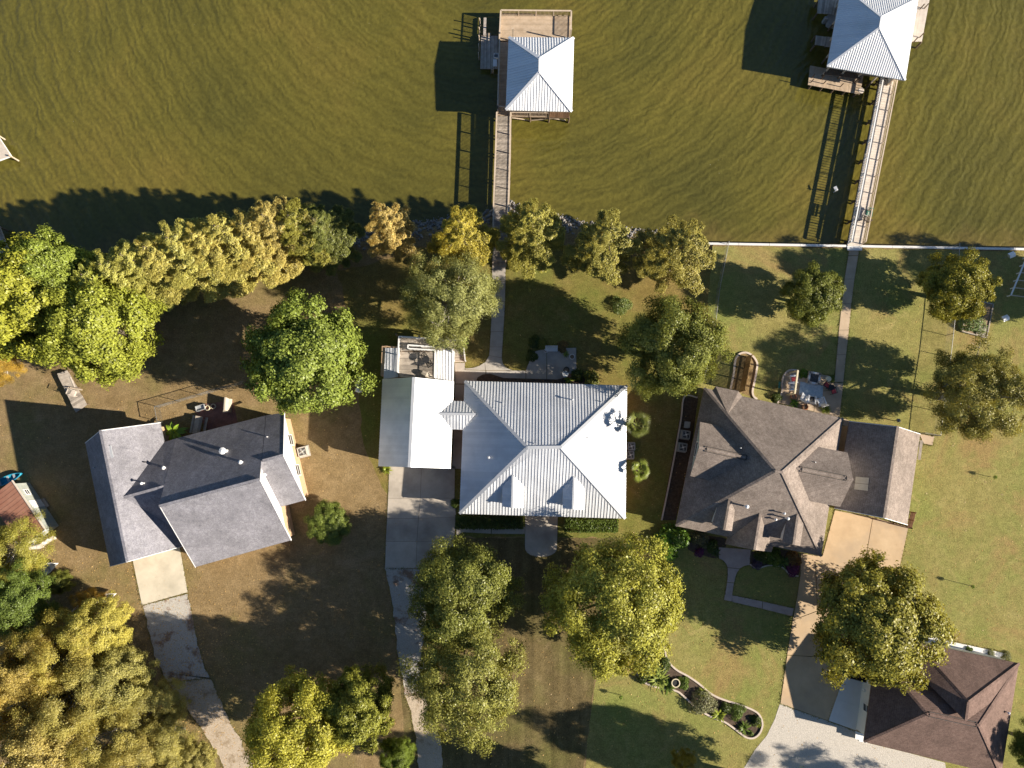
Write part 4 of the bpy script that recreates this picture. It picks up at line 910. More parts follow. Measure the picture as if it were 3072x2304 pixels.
# right pier
t = thing('pier', 'long pale pier with railings slanting from the seawall to the far boathouse', 'pier', S('D', 700, 800, DK))
l0, l1 = S('D', 432, 1640, DK), S('C', 1335, 1265, DK); r0, r1 = S('D', 735, 1640, DK), S('C', 1560, 1300, DK)
planks(t, l0, r0, r1, l1, .295, 'wood_pale', gap=.02)
for a, b in ((l0, l1), (r0, r1)): beam(t, a-V(0, 0, .18), b-V(0, 0, .18), .08, .22); 
for k in np.linspace(.03, .98, 9): piling(t, l0.lerp(l1, k), DK-.05, .12); piling(t, r0.lerp(r1, k), DK-.05, .12); beam(t, l0.lerp(l1, k)-V(.3, 0, .35), r0.lerp(r1, k)+V(.2, 0, -.35), .1, .16)
rail(t, [l0+V(.03, .2, 0), l1], .9, 1.95, .30, 'white_paint', 'white_paint', .12, .06, face=True); rail(t, [r0+V(-.03, .2, 0), r1], .95, 1.95, 0, 'wood_rail', None, .12, face=True)
m = MB(); m.bar(r0+V(-.03, .2, .5), r1+V(-.03, 0, .5), .05, .08); m.build('mid_rail', 'wood_rail', t)
m = MB(); c = (l0+r0)/2; m.box(c+V(0, -.25, -.14), (1.6, .5, .12)); m.build('step', 'concrete_white', t)
t = thing('bench', 'dark slatted bench on the shore end of the right pier', 'bench', S('D', 668, 1000, DK)); c = S('D', 668, 1000, DK); az_ = math.atan2((l1-l0).y, (l1-l0).x)
def q_(x, y, z): return c+V(x*math.cos(az_)-y*math.sin(az_), x*math.sin(az_)+y*math.cos(az_), z)
for y in (-.2, -.06, .08, .22): m = MB(); m.bar(q_(-.75, y, .44), q_(.75, y, .44), .11, .035); m.build('seat_slat', 'cushion_grey', t)
for z in (.62, .8): m = MB(); m.bar(q_(-.75, .30, z), q_(.75, .30, z), .03, .12); m.build('back_slat', 'cushion_grey', t)
for x in (-.65, .65):
    for y in (-.2, .24): m = MB(); m.bar(q_(x, y, 0), q_(x, y, .42 if y < 0 else .85), .05, .05); m.build('leg', 'dark_metal', t)
wire_chair(S('D', 750, 1000, DK), az_+1.4, 'pale slatted chair beside the bench on the right pier', None, 'wood_pale')
wire_chair(S('D', 826, 1005, DK), az_-1.5, 'dark green chair against the outer rail of the right pier', None, 'green_chair', 'green_chair', w_=.6)
wire_chair(S('D', 790, 1120, DK), az_+2.4, 'thin brown chair nearest the seawall on the right pier', None, 'wood_dark')
t = thing('marker_post', 'leaning white marker post with a small sign board standing in the shaded water', 'post', S('D', 130, 545, WZ))
m = MB(); m.tube(S('D', 118, 550, WZ-.5), S('D', 214, 478, .35), .05); m.build('pole', 'white_paint', t)
m = MB(); m.bar(S('D', 160, 470, .15), S('D', 222, 440, .25), .5, .05); m.build('board', 'white_paint', t)

# docks at the left edge
t = thing('shade_pier', 'blue-shaded plank pier cut off by the left edge beneath the trees', 'pier', S('U', 40, 800, DK))
def U_(x, y, z=DK): return S('U', x, y, z)
planks(t, U_(-420, 480), U_(0, 470), U_(190, 940), U_(-330, 960), .15, 'wood_grey')
rail(t, [U_(12, 490), U_(185, 930)], .95, 1.9, .14, 'wood_rail', 'wood_grey')
for k in (0, .5, 1): piling(t, U_(0, 480).lerp(U_(180, 930), k), DK-.06)
t = thing('swim_platform', 'sunlit white slatted platform corner poking in at the left edge of the lake', 'platform', S('t1', 0, 960, DK))
def T1(x, y, z=DK): return S('t1', x, y, z)
planks(t, T1(-200, 900), T1(-20, 870), T1(70, 1010), T1(-150, 1090), .16, 'wood_pale', gap=.05)
beam(t, T1(-20, 870, DK-.12), T1(74, 1012, DK-.12), .1, .14, 'white_paint'); beam(t, T1(74, 1012, DK-.12), T1(-150, 1095, DK-.12), .1, .14, 'white_paint')
for q in ((-20, 872), (70, 1012), (-100, 1060)): piling(t, T1(*q), DK+.3, .09, 'wood_rail')

# ================================================================== YARD THINGS
def chain_fence(label, pts, h=1.25, sp=2.6, name='chain_link_fence'):
    c = sum(pts, V(0, 0, 0))/len(pts); t = thing(name, label, 'fence', c); m2 = MB()
    for a, b in zip(pts[:-1], pts[1:]):
        L_ = (b-a).length; n = max(1, round(L_/sp))
        for k in range(n+1):
            p = a.lerp(b, k/n); m = MB(); m.tube(p, p+V(0, 0, h+.04), .035, .035, 6); m.build('post', 'chain', t)
        m = MB(); m.tube(a+V(0, 0, h), b+V(0, 0, h), .028, .028, 6); m.build('top_rail', 'chain', t)
        u = (b-a).normalized(); k = int(L_/.12)
        for i in range(k):
            for s in (-1, 1):
                x0 = (i+.5)/k*L_; x1 = min(max(x0+s*h*.8, 0), L_); hh = abs(x1-x0)/.8
                if hh > .05: m2.bar(a+u*x0+V(0, 0, .02), a+u*x1+V(0, 0, .02+hh*.96), .005, .005)
    m2.build('wire_mesh', 'chain', t, kind='stuff'); return t
chain_fence('chain-link dog run behind the brick patio of the left house', [S('I', 545, 900), S('I', 492, 625), S('I', 870, 520), S('I', 1270, 405), S('I', 1600, 305), S('I', 2100, 170)])
chain_fence('chain-link fence down the lawn between the right path and the small garden bed', [S('t6', 1748, -60), S('t6', 1735, 200), S('t6', 1722, 380), S('t6', 1692, 650), S('t6', 1660, 850), S('t6', 1625, 1165), S('t6', 1530, 1148)], 1.3)
chain_fence('chain-link boundary fence from the seawall past the small round tree', [S('t3', 280, 1585), S('t6', 222, 220), S('t6', 195, 430), S('t6', 160, 650), S('t6', 120, 800)], 1.2)
# tall board fence behind the right house
t = thing('board_fence', 'tall brown board fence rising from the kerbed bed behind the right house', 'fence', S('G', 260, 380))
a, b = S('G', 322, 118), S('G', 208, 690); n = 27; mm = MB(); bw = (b-a).length/n; mm.box((0, 0, 0), (bw*.82, .025, 1.9)); me = mm.mesh('board', 'wood_privacy'); an = math.atan2((b-a).y, (b-a).x)
for k in range(n): piece('board', me, t, a.lerp(b, (k+.5)/n), (0, 0, an))
for k in (0, .33, .66, 1): m = MB(); m.box(a.lerp(b, k)+V(.09, 0, 0), (.1, .1, 1.95)); m.build('post', 'wood_privacy', t)
for z in (.3, 1.6): m = MB(); m.bar(a+V(.05, 0, z), b+V(.05, 0, z), .05, .09); m.build('rail', 'wood_privacy', t)
def kerb(label, pts, closed=False, name='bed_edging', w_=.2, h=.16, mat='edging'):
    ln = smooth_line(pts, 5); t = thing(name, label, 'edging', sum(pts, V(0, 0, 0))/len(pts)); k = 0
    while k < len(ln)-1:
        m = MB()
        seg = ln[k:k+3]
        for a, b in zip(seg[:-1], seg[1:]): m.bar(xy(a, h/2), xy(b, h/2), w_, h)
        m.build('kerb_stone', mat, t); k += 2
    return t
bed = [(60, 640), (110, 400), (130, 220), (165, 110), (245, 52), (345, 52), (440, 115), (500, 225), (490, 340), (462, 500), (430, 640), (425, 720), (450, 780), (500, 815)]
sheet(smooth_line(pl('G', bed, .03), 4), 'fence_bed', 'grass_left', -.03); kerb('pale rounded kerb looping round the board fence', pl('G', bed))
kerb('pale brick kerb curving round the left end of the right patio', pl('t6', [(612, 955), (640, 880), (642, 820), (655, 772), (690, 740), (745, 742)]), w_=.16)
# island bed in the right front lawn
isl = [(60, 320), (150, 440), (330, 520), (560, 560), (700, 600), (800, 680), (930, 800), (1030, 880), (1120, 940), (1300, 1030), (1440, 1080), (1600, 1190), (1690, 1260), (1780, 1320), (1870, 1335), (1950, 1300), (2010, 1220), (2035, 1110), (2010, 1010), (1950, 930), (1820, 860), (1650, 800), (1480, 745), (1330, 690), (1200, 620), (1110, 540), (1000, 450), (850, 350), (700, 270), (600, 185), (530, 90), (505, 0), (470, -100), (300, -60), (150, 120)]
sheet(smooth_line(pl('N', isl+isl[:1], .028), 3), 'island_bed', 'mulch', -.03)
kerb('pale kerb snaking round the long planted island bed in the lawn', pl('N', isl+isl[:1]), w_=.17)
sheet(smooth_line(pl('M', [(640, 520), (900, 560), (870, 690), (800, 790), (700, 790), (560, 740), (430, 690), (420, 560), (520, 480)], .03), 3), 'entry_bed', 'mulch', -.03)
eb = [(1200, 720), (1185, 870), (1230, 905), (1290, 920), (1350, 900), (1420, 885), (1520, 890), (1600, 920), (1680, 1000), (1780, 1015), (1800, 760), (1600, 690), (1450, 690)]
sheet(smooth_line(pl('M', eb+eb[:1], .03), 3), 'entry_bed', 'mulch', -.03); kerb('thin kerb along the flower bed under the front gables', pl('M', eb[1:10]), w_=.12, h=.1)
sheet(pl('R', [(330, 195), (470, 210), (390, 780), (250, 1400), (105, 1400)], .02), 'side_bed', 'mulch', -.03)
kerb('long straight kerb beside the cooling units of the right house', pl('R', [(460, 205), (335, 195), (300, 420), (240, 760), (170, 1120), (112, 1400)]), w_=.14)

def ac_unit(loc, label, mat='ac_grey', size=.78, h=.75, rz=0.0):
    t = thing('cooling_unit', label, 'air conditioner', loc); c = Vector(loc)
    m = MB(); m.box(c, (size*1.25, size*1.25, .07), rz); m.build('pad', 'concrete', t)
    m = MB(); s = size
    m.box(c+V(0, 0, .072), (s*.96, s*.96, h-.09), rz); m.build('body', 'black', t)
    for k in range(4):
        a = rz+k*math.pi/2; d = V(math.cos(a), math.sin(a), 0); x = V(-d.y, d.x, 0)
        for j in range(6):
            z = .12+j*(h-.16)/6; m = MB(); m.bar(c+d*s*.49-x*s*.47+V(0, 0, z), c+d*s*.49+x*s*.47+V(0, 0, z), .02, .07); m.build('louvre', mat, t)
        m = MB(); m.box(c+d*s*.48+x*s*.48+V(0, 0, .071), (.06, .06, h-.01), a); m.build('corner_post', mat, t)
        m = MB(); m.bar(c+d*s*.46-x*s*.5+V(0, 0, h), c+d*s*.46+x*s*.5+V(0, 0, h), .10, .05); m.build('top_frame', mat, t)
    m = MB(); m.lathe(c+V(0, 0, h-.012), [(.10, 0), (.10, .05), (.05, .07)], 10); m.build('fan_hub', 'white_plastic' if mat == 'ac_grey' else 'ac_tan', t)
    for k in range(4):
        a = rz+k*math.pi/2+.4; m = MB(); d = V(math.cos(a), math.sin(a), 0); m.bar(c+d*.1+V(0, 0, h-.005), c+d*s*.40+V(0, 0, h-.005), .16, .012); m.build('fan_blade', 'ac_grey', t)
    for r_ in (.18, .28, .38):
        m = MB(); n = 16
        for k in range(n): a, b = 2*math.pi*k/n, 2*math.pi*(k+1)/n; m.bar(c+V(math.cos(a)*r_*s/.8, math.sin(a)*r_*s/.8, h+.025), c+V(math.cos(b)*r_*s/.8, math.sin(b)*r_*s/.8, h+.025), .012, .012)
        m.build('guard_ring', mat, t)
ac_unit(S('J', 862, 505), 'tan cooling unit beside the white gable of the left house', 'ac_tan', .95, .8, .25)
ac_unit(P(1891, 1339), 'upper of the two cooling units by the metal-roofed house', 'ac_grey', .74)
ac_unit(P(1888, 1365), 'lower of the two cooling units by the metal-roofed house', 'ac_grey', .74)
ac_unit(S('R', 335, 568), 'upper round-topped cooling unit in the bed of the right house', 'ac_grey', .82, .8, -.15)
ac_unit(S('R', 305, 690), 'lower round-topped cooling unit in the bed of the right house', 'ac_grey', .82, .8, -.15)
t = thing('utility_box', 'plain grey utility box above the cooling units of the right house', 'utility box', S('R', 355, 470)); m = MB(); m.box(S('R', 355, 470), (.42, .62, .8), -.15); m.build('cabinet', 'ac_grey', t); m = MB(); m.box(S('R', 355, 470, .805), (.46, .66, .05), -.15); m.build('lid', 'ac_grey', t)
# propane tank
t = thing('propane_tank', 'long white propane tank lying on the grass left of the garage wing', 'tank', P(1077, 1150))
a, b = S('t5', 122, 790, .62), S('t5', 112, 875, .62); d = (b-a).normalized(); L_ = (b-a).length
m = MB(); m.lathe(a, [(.03, -.18), (.2, -.15), (.36, -.05), (.4, .08), (.4, L_-.08), (.36, L_+.05), (.2, L_+.15), (.03, L_+.18)], 18, d); m.build('tank', 'tank_white', t, smooth=True)
m = MB(); m.lathe(a.lerp(b, .3)+V(0, 0, .38), [(.13, 0), (.14, .08), (.1, .13)], 10); m.build('valve_cover', 'rust', t)
for k in (.15, .85): p = a.lerp(b, k); m = MB(); m.box(xy(p, 0), (.55, .14, .3)); m.build('foot', 'concrete', t)
# raised boardwalk at far left
t = thing('wooden_platform', 'weathered board platform with a broken rail below the big left tree', 'platform', S('L', 380, 480))
q = [S('L', x, y, .55) for x, y in ((150, 200), (300, 150), (592, 655), (425, 772))]
planks(t, q[0], q[1], q[2], q[3], .14, 'wood_grey')
m = MB(); m.prism([p-V(0, 0, .05) for p in inset(q, .05)], (0, 0, -.12)); m.build('joists', 'wood_dark', t)
for p in inset(q, .1)+[q[0].lerp(q[3], .5), q[1].lerp(q[2], .5)]: m = MB(); m.box(xy(p, 0), (.12, .12, .42)); m.build('post', 'wood_dark', t)
m = MB(); m.bar(S('L', 340, 405, .95), S('L', 520, 437, .95), .14, .05); m.build('rail', 'wood_rail', t)
for x, y in ((350, 408), (515, 436)): m = MB(); m.box(S('L', x, y, .55), (.08, .08, .4)); m.build('rail_post', 'wood_rail', t)
m = MB(); m.bar(S('L', 345, 250, .57), S('L', 412, 400, .57), .12, .04); m.build('loose_plank', 'wood_pale', t)
wire_chair(S('L', 430, 490, .55), 1.2, 'pale wooden chair on the weathered board platform', None, 'wood_pale', 'wood_pale')
# picnic table, covered grill, hose cart, pots on the brick patio
def patio_I(x, y, z=.03): return S('I', x, y, z)
t = thing('picnic_table', 'grey wooden picnic table with benches in the shade behind the left house', 'picnic table', patio_I(1240, 960)); c = patio_I(1240, 960); az_ = math.radians(81)
def q_(x, y, z): return c+V(x*math.cos(az_)-y*math.sin(az_), x*math.sin(az_)+y*math.cos(az_), z)
for y in np.linspace(-.32, .32, 5): m = MB(); m.bar(q_(-.95, y, .74), q_(.95, y, .74), .14, .04); m.build('table_board', 'wood_grey', t)
for s in (-1, 1):
    for y in (.62, .76): m = MB(); m.bar(q_(-.95, s*y, .45), q_(.95, s*y, .45), .12, .04); m.build('bench_board', 'wood_grey', t)
for x in (-.65, .65):
    for s in (-1, 1): m = MB(); m.bar(q_(x, s*.2, .72), q_(x, s*.6, 0), .05, .1); m.build('leg', 'wood_grey', t)
    m = MB(); m.bar(q_(x, -.8, .4), q_(x, .8, .4), .05, .1); m.build('crossbar', 'wood_grey', t)
t = thing('covered_grill', 'grill under a pale tied-down cover at the patio edge', 'grill', patio_I(1760, 600)); c = patio_I(1760, 600)
m = MB(); m.prism([c+V(-.32, -.75, .02), c+V(.3, -.7, .02), c+V(.36, .72, .02), c+V(-.25, .75, .02)], (0, 0, .75)); m.build('cover_skirt', 'canvas', t)
m = MB(); m.prism([c+V(-.3, -.7, .772), c+V(.28, -.66, .772), c+V(.05, -.5, 1.12), c+V(-.1, -.5, 1.12)], V(.05, 1.35, 0)); m.build('cover_top', 'canvas', t)
t = thing('garden_cart', 'grey garden cart with rails parked by the sunlit patio corner', 'cart', patio_I(1270, 640)); c = patio_I(1270, 640)
m = MB(); m.box(c+V(0, 0, .32), (.95, .55, .05), .3); m.build('tray', 'boat_grey', t)
for k in range(4): a = .3+k*math.pi/2; m = MB(); m.box(c+V(math.cos(a)*(.46 if k % 2 == 0 else .27), math.sin(a)*(.46 if k % 2 == 0 else .27), .372), (.04, .52 if k % 2 == 0 else .9, .22), a); m.build('side', 'ac_grey', t)
for x in (-.35, .35):
    for y in (-.3, .3): m = MB(); m.lathe(c+V(x*math.cos(.3)-y*math.sin(.3), x*math.sin(.3)+y*math.cos(.3), .17), [(.16, -.04), (.17, 0), (.16, .04)], 12, V(-math.sin(.3), math.cos(.3), 0)); m.build('wheel', 'black', t)
m = MB(); m.tube(c+V(.45, .15, .3), c+V(.95, .35, .75), .02); m.build('handle', 'ac_grey', t)
def hose(loc, label, mat='cream', r=.26):
    m = MB(); n = 20
    for j in range(4):
        rr = r-.02*(j % 2); z = .03+.05*j
        for k in range(n): a, b = 2*math.pi*k/n, 2*math.pi*(k+1)/n; m.tube(Vector(loc)+V(math.cos(a)*rr, math.sin(a)*rr, z), Vector(loc)+V(math.cos(b)*rr, math.sin(b)*rr, z), .03, .03, 5, False)
    solo(m, 'hose_coil', mat, label, 'hose')
hose(patio_I(1375, 640), 'left of two cream hose coils on the brick patio'); hose(patio_I(1480, 610), 'right of two cream hose coils on the brick patio')
# shed at far left
t = thing('garden_shed', 'small shed with rusty brown metal roof at the left edge', 'shed', S('K', 200, 600))
q = [S('K', 128, 212, 2.55), S('K', 474, 726, 2.55), S('K', 228, 912, 2.25)]; q.append(q[0]+q[2]-q[1]+V(0, 0, 0)); 
metal_slope(t, [q[2], q[3], q[0], q[1]], 'rust', .45, .025, .03, 'rust')
ii = inset(q, .35); m = MB(); m.prism([xy(p, 0) for p in ii], (0, 0, 2.05)); m.build('wall', 'teal_board', t)
d = xy(ii[1]-ii[0], 0); nn = V(d.y, -d.x, 0).normalized(); nn = nn if nn.x > 0 else -nn; n = 16
for k in range(n):
    a, b = xy(ii[0], .02)+d*(k/n), xy(ii[0], .02)+d*((k+.93)/n); m = MB(); m.prism([a+nn*.003, b+nn*.003, b+nn*.003+V(0, 0, 2.3), a+nn*.003+V(0, 0, 2.3)], nn*.03); m.build('wall_board', 'teal_board', t)
door(t, xy(ii[0].lerp(ii[1], .47), .05)+nn*.035, nn, .9, 1.9, 'white_paint'); window(t, xy(ii[0].lerp(ii[1], .2), 1.0)+nn*.035, nn, .7, .7)
m = MB(); m.bar(q[0]+V(0, 0, .02), q[1]+V(0, 0, .02), .1, .16); m.build('fascia', 'wood_pale', t); m = MB(); m.bar(q[1]+V(0, 0, .02), q[2]+V(0, 0, .02), .1, .16); m.build('fascia', 'white_paint', t)
m = MB(); m.box(S('K', 470, 445, 0), (1.0, .5, .18), -1); m.build('step', 'wood_grey', t)
def boat(loc, L_, wd, rz, label, mat, name='canoe', z=.25, inner='boat_grey', cat='boat', tilt=0):
    t = thing(name, label, cat, loc); c, s = math.cos(rz), math.sin(rz); n = 14; m = MB(); rows = []
    for i in range(n+1):
        u = -1+2*i/n; w_ = wd*max(0, 1-abs(u)**2.6)*.5+.02; sh = .12*u*u; row = []
        for k in range(9):
            a = math.pi*k/8; y = math.cos(a)*w_; zz = z+.45-math.sin(a)*.42+sh*(1-math.sin(a)*.5)
            row.append(len(m.v)); x = u*L_/2; yy = y; m.v.append((loc[0]+x*c-yy*s, loc[1]+x*s+yy*c, loc[2]+zz))
        rows.append(row)
    for i in range(n):
        for k in range(8): m.f.append((rows[i][k], rows[i+1][k], rows[i+1][k+1], rows[i][k+1]))
    h = m.build('hull', mat, t, smooth=True); so_ = h.modifiers.new('shell', 'SOLIDIFY'); so_.thickness = .05; so_.offset = 0
    for u in (-.45, .1, .5): m = MB(); w_ = wd*(1-abs(u)**2.6)*.46; p = Vector(loc)+V(u*L_/2*c, u*L_/2*s, z+.36); m.bar(p-V(-s, c, 0)*w_, p+V(-s, c, 0)*w_, .22, .03); m.build('seat', inner, t)
    for u in (-.4, .4): m = MB(); p = Vector(loc)+V(u*L_/2*c, u*L_/2*s, 0); m.box(p, (.2, wd*.8, z+.06), rz); m.build('cradle', 'wood_dark', t)
    return t
boat(S('K', 100, 205), 3.4, .75, math.radians(24), 'bright blue kayak lying behind the rusty-roofed shed', 'blue_plastic', 'kayak', .1)
boat(S('K', 470, 1145), 3.6, 1.15, math.radians(27), 'grey and white rowing boat on cradles under the yellow trees', 'boat_white', 'rowing_boat', .35)
boat(S('K', 1010, 1480), 5.0, 1.3, math.radians(25), 'long white fishing boat half hidden by the yellow trees', 'boat_white', 'fishing_boat', .5)
t = thing('clutter_bench', 'bench with white buckets in front of the rusty-roofed shed', 'bench', S('K', 460, 840)); a, b = S('K', 400, 905, .45), S('K', 560, 800, .45); m = MB(); m.bar(a, b, .4, .05); m.build('seat', 'wood_pale', t)
for k in (.1, .9): m = MB(); m.box(xy(a.lerp(b, k), 0), (.3, .3, .42)); m.build('leg', 'wood_pale', t)
for k, lb in ((.45, 'upper white bucket on the bench by the shed'), (.75, 'lower white bucket on the bench by the shed')):
    m = MB(); m.lathe(a.lerp(b, k)+V(0, 0, .03), [(.12, 0), (.15, .3), (.16, .32)], 12); solo(m, 'bucket', 'white_plastic', lb, 'bucket')
# raised garden bed and feeders on the right
t = thing('raised_bed', 'timber raised garden bed half planted beside the fenced right lawn', 'garden bed', S('H', 1350, 1300)); q = [S('H', x, y) for x, y in ((1085, 1510), (1515, 1625), (1632, 1030), (1180, 930))]
for a, b in zip(q, q[1:]+q[:1]): m = MB(); m.bar(a+V(0, 0, .14), b+V(0, 0, .14), .12, .28); m.build('timber', 'wood_grey', t)
m = MB(); m.prism(inset(q, .05), (0, 0, .2)); m.build('soil', 'soil', t)
planks(t, S('H', 1345, 1560, .3), S('H', 1395, 1400, .3), S('H', 1550, 1430, .3), S('H', 1510, 1605, .3), .15, 'wood_grey')
def feeder(loc, label, h=1.3):
    t = thing('bird_feeder', label, 'bird feeder', loc); c = Vector(loc); m = MB(); m.tube(c, c+V(0, 0, h), .03); m.build('pole', 'chain', t)
    m = MB(); m.box(c+V(0, 0, h), (.5, .34, .22), .4); m.build('box', 'teal_board', t)
    for s in (-1, 1): m = MB(); d = V(-math.sin(.4), math.cos(.4), 0)*s; x = V(math.cos(.4), math.sin(.4), 0); p = c+V(0, 0, h+.40); m.prism([p-x*.34, p+x*.34, p+x*.34+d*.3-V(0, 0, .17), p-x*.34+d*.3-V(0, 0, .17)], (0, 0, .02)); m.build('roof_side', 'white_metal', t)
feeder(S('H', 1700, 1320), 'white-roofed bird feeder right of the raised garden bed'); feeder(S('H', 1810, 215), 'white-roofed bird feeder near the seawall')
t = thing('timber_rack', 'white board frame in the shade at the right edge near the seawall', 'frame', S('H', 2090, 600)); a, b = S('H', 1972, 862, .6), S('H', 2250, 190, .6); m = MB(); m.bar(a, b, .14, .1); m.build('rail', 'white_paint', t)
m = MB(); m.bar(a+V(1.6, -.2, 0), b+V(1.6, -.2, 0), .14, .1); m.build('rail', 'white_paint', t)
for k in np.linspace(0, 1, 6): p = a.lerp(b, k); m = MB(); m.bar(p, p+V(1.6, -.2, 0), .1, .06); m.build('slat', 'wood_rail', t); m = MB(); m.box(xy(p, 0), (.1, .1, .55)); m.build('post', 'white_paint', t)

# right patio furniture
def G_(x, y, z=.055): return S('G', x, y, z)
t = thing('pergola_beam', 'white timber beam on posts over the left end of the right patio', 'pergola', G_(1140, 540)); a, b = S('G', 1180, 335, 2.3), S('G', 1128, 725, 2.3); m = MB(); m.bar(a, b, .16, .2); m.build('beam', 'cream', t)
for k in (.02, .98): m = MB(); p = a.lerp(b, k); m.box(xy(p, .05), (.13, .13, 2.15)); m.build('post', 'cream', t)
m = MB(); m.prism([G_(1222, 525, .056), G_(1600, 592, .056), G_(1590, 805, .056), G_(1198, 745, .056)], (0, 0, .015)); o = solo(m, 'outdoor_rug', 'rug', 'pale blue rectangular rug on the right patio', 'rug')
t = thing('fire_pit', 'square stone fire pit with black grate at the rug edge', 'fire pit', G_(1430, 470)); c = G_(1430, 470); az_ = -.2
for k in range(4):
    a = az_+k*math.pi/2; d = V(math.cos(a), math.sin(a), 0); x = V(-d.y, d.x, 0)
    for j in range(3): m = MB(); m.box(c+d*.55+x*(-.42+.42*j-.0), (.2, .40, .4), a); m.build('stone', 'concrete_white' if j % 2 else 'edging', t)
m = MB(); m.box(c, (.86, .86, .25), az_); m.build('ash_bed', 'black', t)
for j in range(7): a = V(math.cos(az_), math.sin(az_), 0); x = V(-a.y, a.x, 0); m = MB(); m.bar(c+a*(-.39+.13*j)-x*.42+V(0, 0, .38), c+a*(-.39+.13*j)+x*.42+V(0, 0, .38), .025, .025); m.build('grate_bar', 'chain', t)
def lounge(loc, rz, label, cush=None):
    t = thing('lounge_chair', label, 'chair', loc, 'white patio chairs'); c_, s_ = math.cos(rz), math.sin(rz)
    def q(x, y, z): return Vector(loc)+V(x*c_-y*s_, x*s_+y*c_, z)
    for x in np.linspace(-.27, .27, 5): m = MB(); m.bar(q(x, -.38, .42), q(x, .3, .34), .10, .025); m.build('seat_slat', 'white_plastic', t)
    for x in np.linspace(-.27, .27, 5): m = MB(); m.bar(q(x, .28, .34), q(x*1.15, .58, 1.0), .10, .025, up=V(c_, s_, 0)); m.build('back_slat', 'white_plastic', t)
    for s in (-1, 1):
        m = MB(); m.bar(q(s*.37, -.42, .58), q(s*.37, .42, .56), .13, .03); m.build('armrest', 'white_plastic', t)
        m = MB(); m.bar(q(s*.34, -.36, 0), q(s*.34, -.36, .56), .08, .05); m.build('leg', 'white_plastic', t); m = MB(); m.bar(q(s*.32, .42, 0), q(s*.32, .3, .54), .08, .05); m.build('leg', 'white_plastic', t)
    if cush: m = MB(); m.prism([q(-.22, -.3, .44), q(.22, -.3, .44), q(.22, .2, .39), q(-.22, .2, .39)], (0, 0, .08)); m.build('cushion', cush, t)
lounge(G_(1265, 800), 2.7, 'left of three white slatted chairs at the rug edge'); lounge(G_(1385, 825), 3.0, 'middle one of three white slatted chairs at the rug edge', 'black'); lounge(G_(1540, 860), 3.5, 'right of three white slatted chairs at the rug edge')
lounge(G_(1085, 490), 1.6, 'white chair with red cushion beside the timber beam', 'cushion_red'); lounge(G_(1062, 610), 1.6, 'white chair with grey cushion beside the timber beam', 'cushion_grey')
wire_chair(G_(1630, 590), .8, 'black chair with red cushion nearest the fire pit', None, 'dark_metal', 'cushion_red'); wire_chair(G_(1740, 690), .3, 'black chair with red cushion nearest the lake path', None, 'dark_metal', 'cushion_red')
round_table(G_(1690, 630), .33, 'small black table between two red-cushioned chairs')
round_table(G_(1640, 490), .3, 'small cream side table above the fire pit', 'cream')
def pot(loc, label, r=.3, mat='terracotta', h=.42, soil='soil', name='flower_pot'):
    t = thing(name, label, 'pot', loc); c = Vector(loc); m = MB(); n = 16; i0 = 0; prof = [(r*.7, 0), (r, h), (r*1.08, h), (r*1.08, h+.05), (r*.86, h+.05), (r*.84, h-.05)]
    m.lathe(c, prof, n); m.f.pop(); m.build('pot', mat, t); m = MB(); m.lathe(c+V(0, 0, h-.09), [(r*.83, 0), (r*.83, .03)], n); m.build('soil', soil, t); return t
pot(G_(1085, 772), 'empty terracotta pot below the timber beam', .28); pot(G_(1276, 950), 'empty terracotta pot against the house eave', .3)
pot(S('N', 653, 445, .03), 'cream-rimmed barrel pot in the island bed', .42, 'cream', .5, 'black')
t = thing('garden_stand', 'small green-topped stand on the grass left of the patio', 'table', G_(875, 580, 0)); m = MB(); m.box(G_(875, 580, .5), (.22, .7, .05), -.1); m.build('top', 'grass_mid' if False else 'green_chair', t)
for s in (-.28, .28): m = MB(); m.box(G_(875, 580, 0)+V(0, s, 0), (.06, .06, .5)); m.build('leg', 'dark_metal', t)
# middle garden: metal bench and pots
t = thing('garden_bench', 'white metal garden bench at the top of the middle patio', 'bench', S('F', 575, 300)); c = S('F', 575, 300)
for y in (-.2, -.07, .06, .19): m = MB(); m.bar(c+V(-.65, y, .44), c+V(.65, y, .44), .09, .03); m.build('seat_slat', 'boat_white', t)
for z in (.6, .75, .9): m = MB(); m.bar(c+V(-.65, .27, z), c+V(.65, .27, z), .03, .06); m.build('back_slat', 'boat_white', t)
for x in (-.62, .62):
    m = MB(); m.bar(c+V(x, -.2, 0), c+V(x, -.2, .62), .05, .05); m.build('leg', 'boat_white', t); m = MB(); m.bar(c+V(x, .25, 0), c+V(x, .27, .92), .05, .05); m.build('leg', 'boat_white', t); m = MB(); m.bar(c+V(x, -.24, .63), c+V(x, .27, .63), .06, .04); m.build('armrest', 'boat_white', t)
pot(S('F', 475, 330, .055), 'round pale pot beside the metal garden bench', .2, 'concrete_white', .3); pot(S('F', 955, 440, .055), 'pale planter at the right side of the middle patio', .28, 'concrete_white', .4)
pot(S('F', 850, 680, .055), 'dark glazed pot near the house eave on the middle patio', .3, 'black', .45); pot(S('F', 905, 790, .055), 'small terracotta pot beside the dark glazed pot', .18)
round_table(S('F', 830, 760, .055), .34, 'low pale round table on the middle patio', 'boat_white', None, .45)
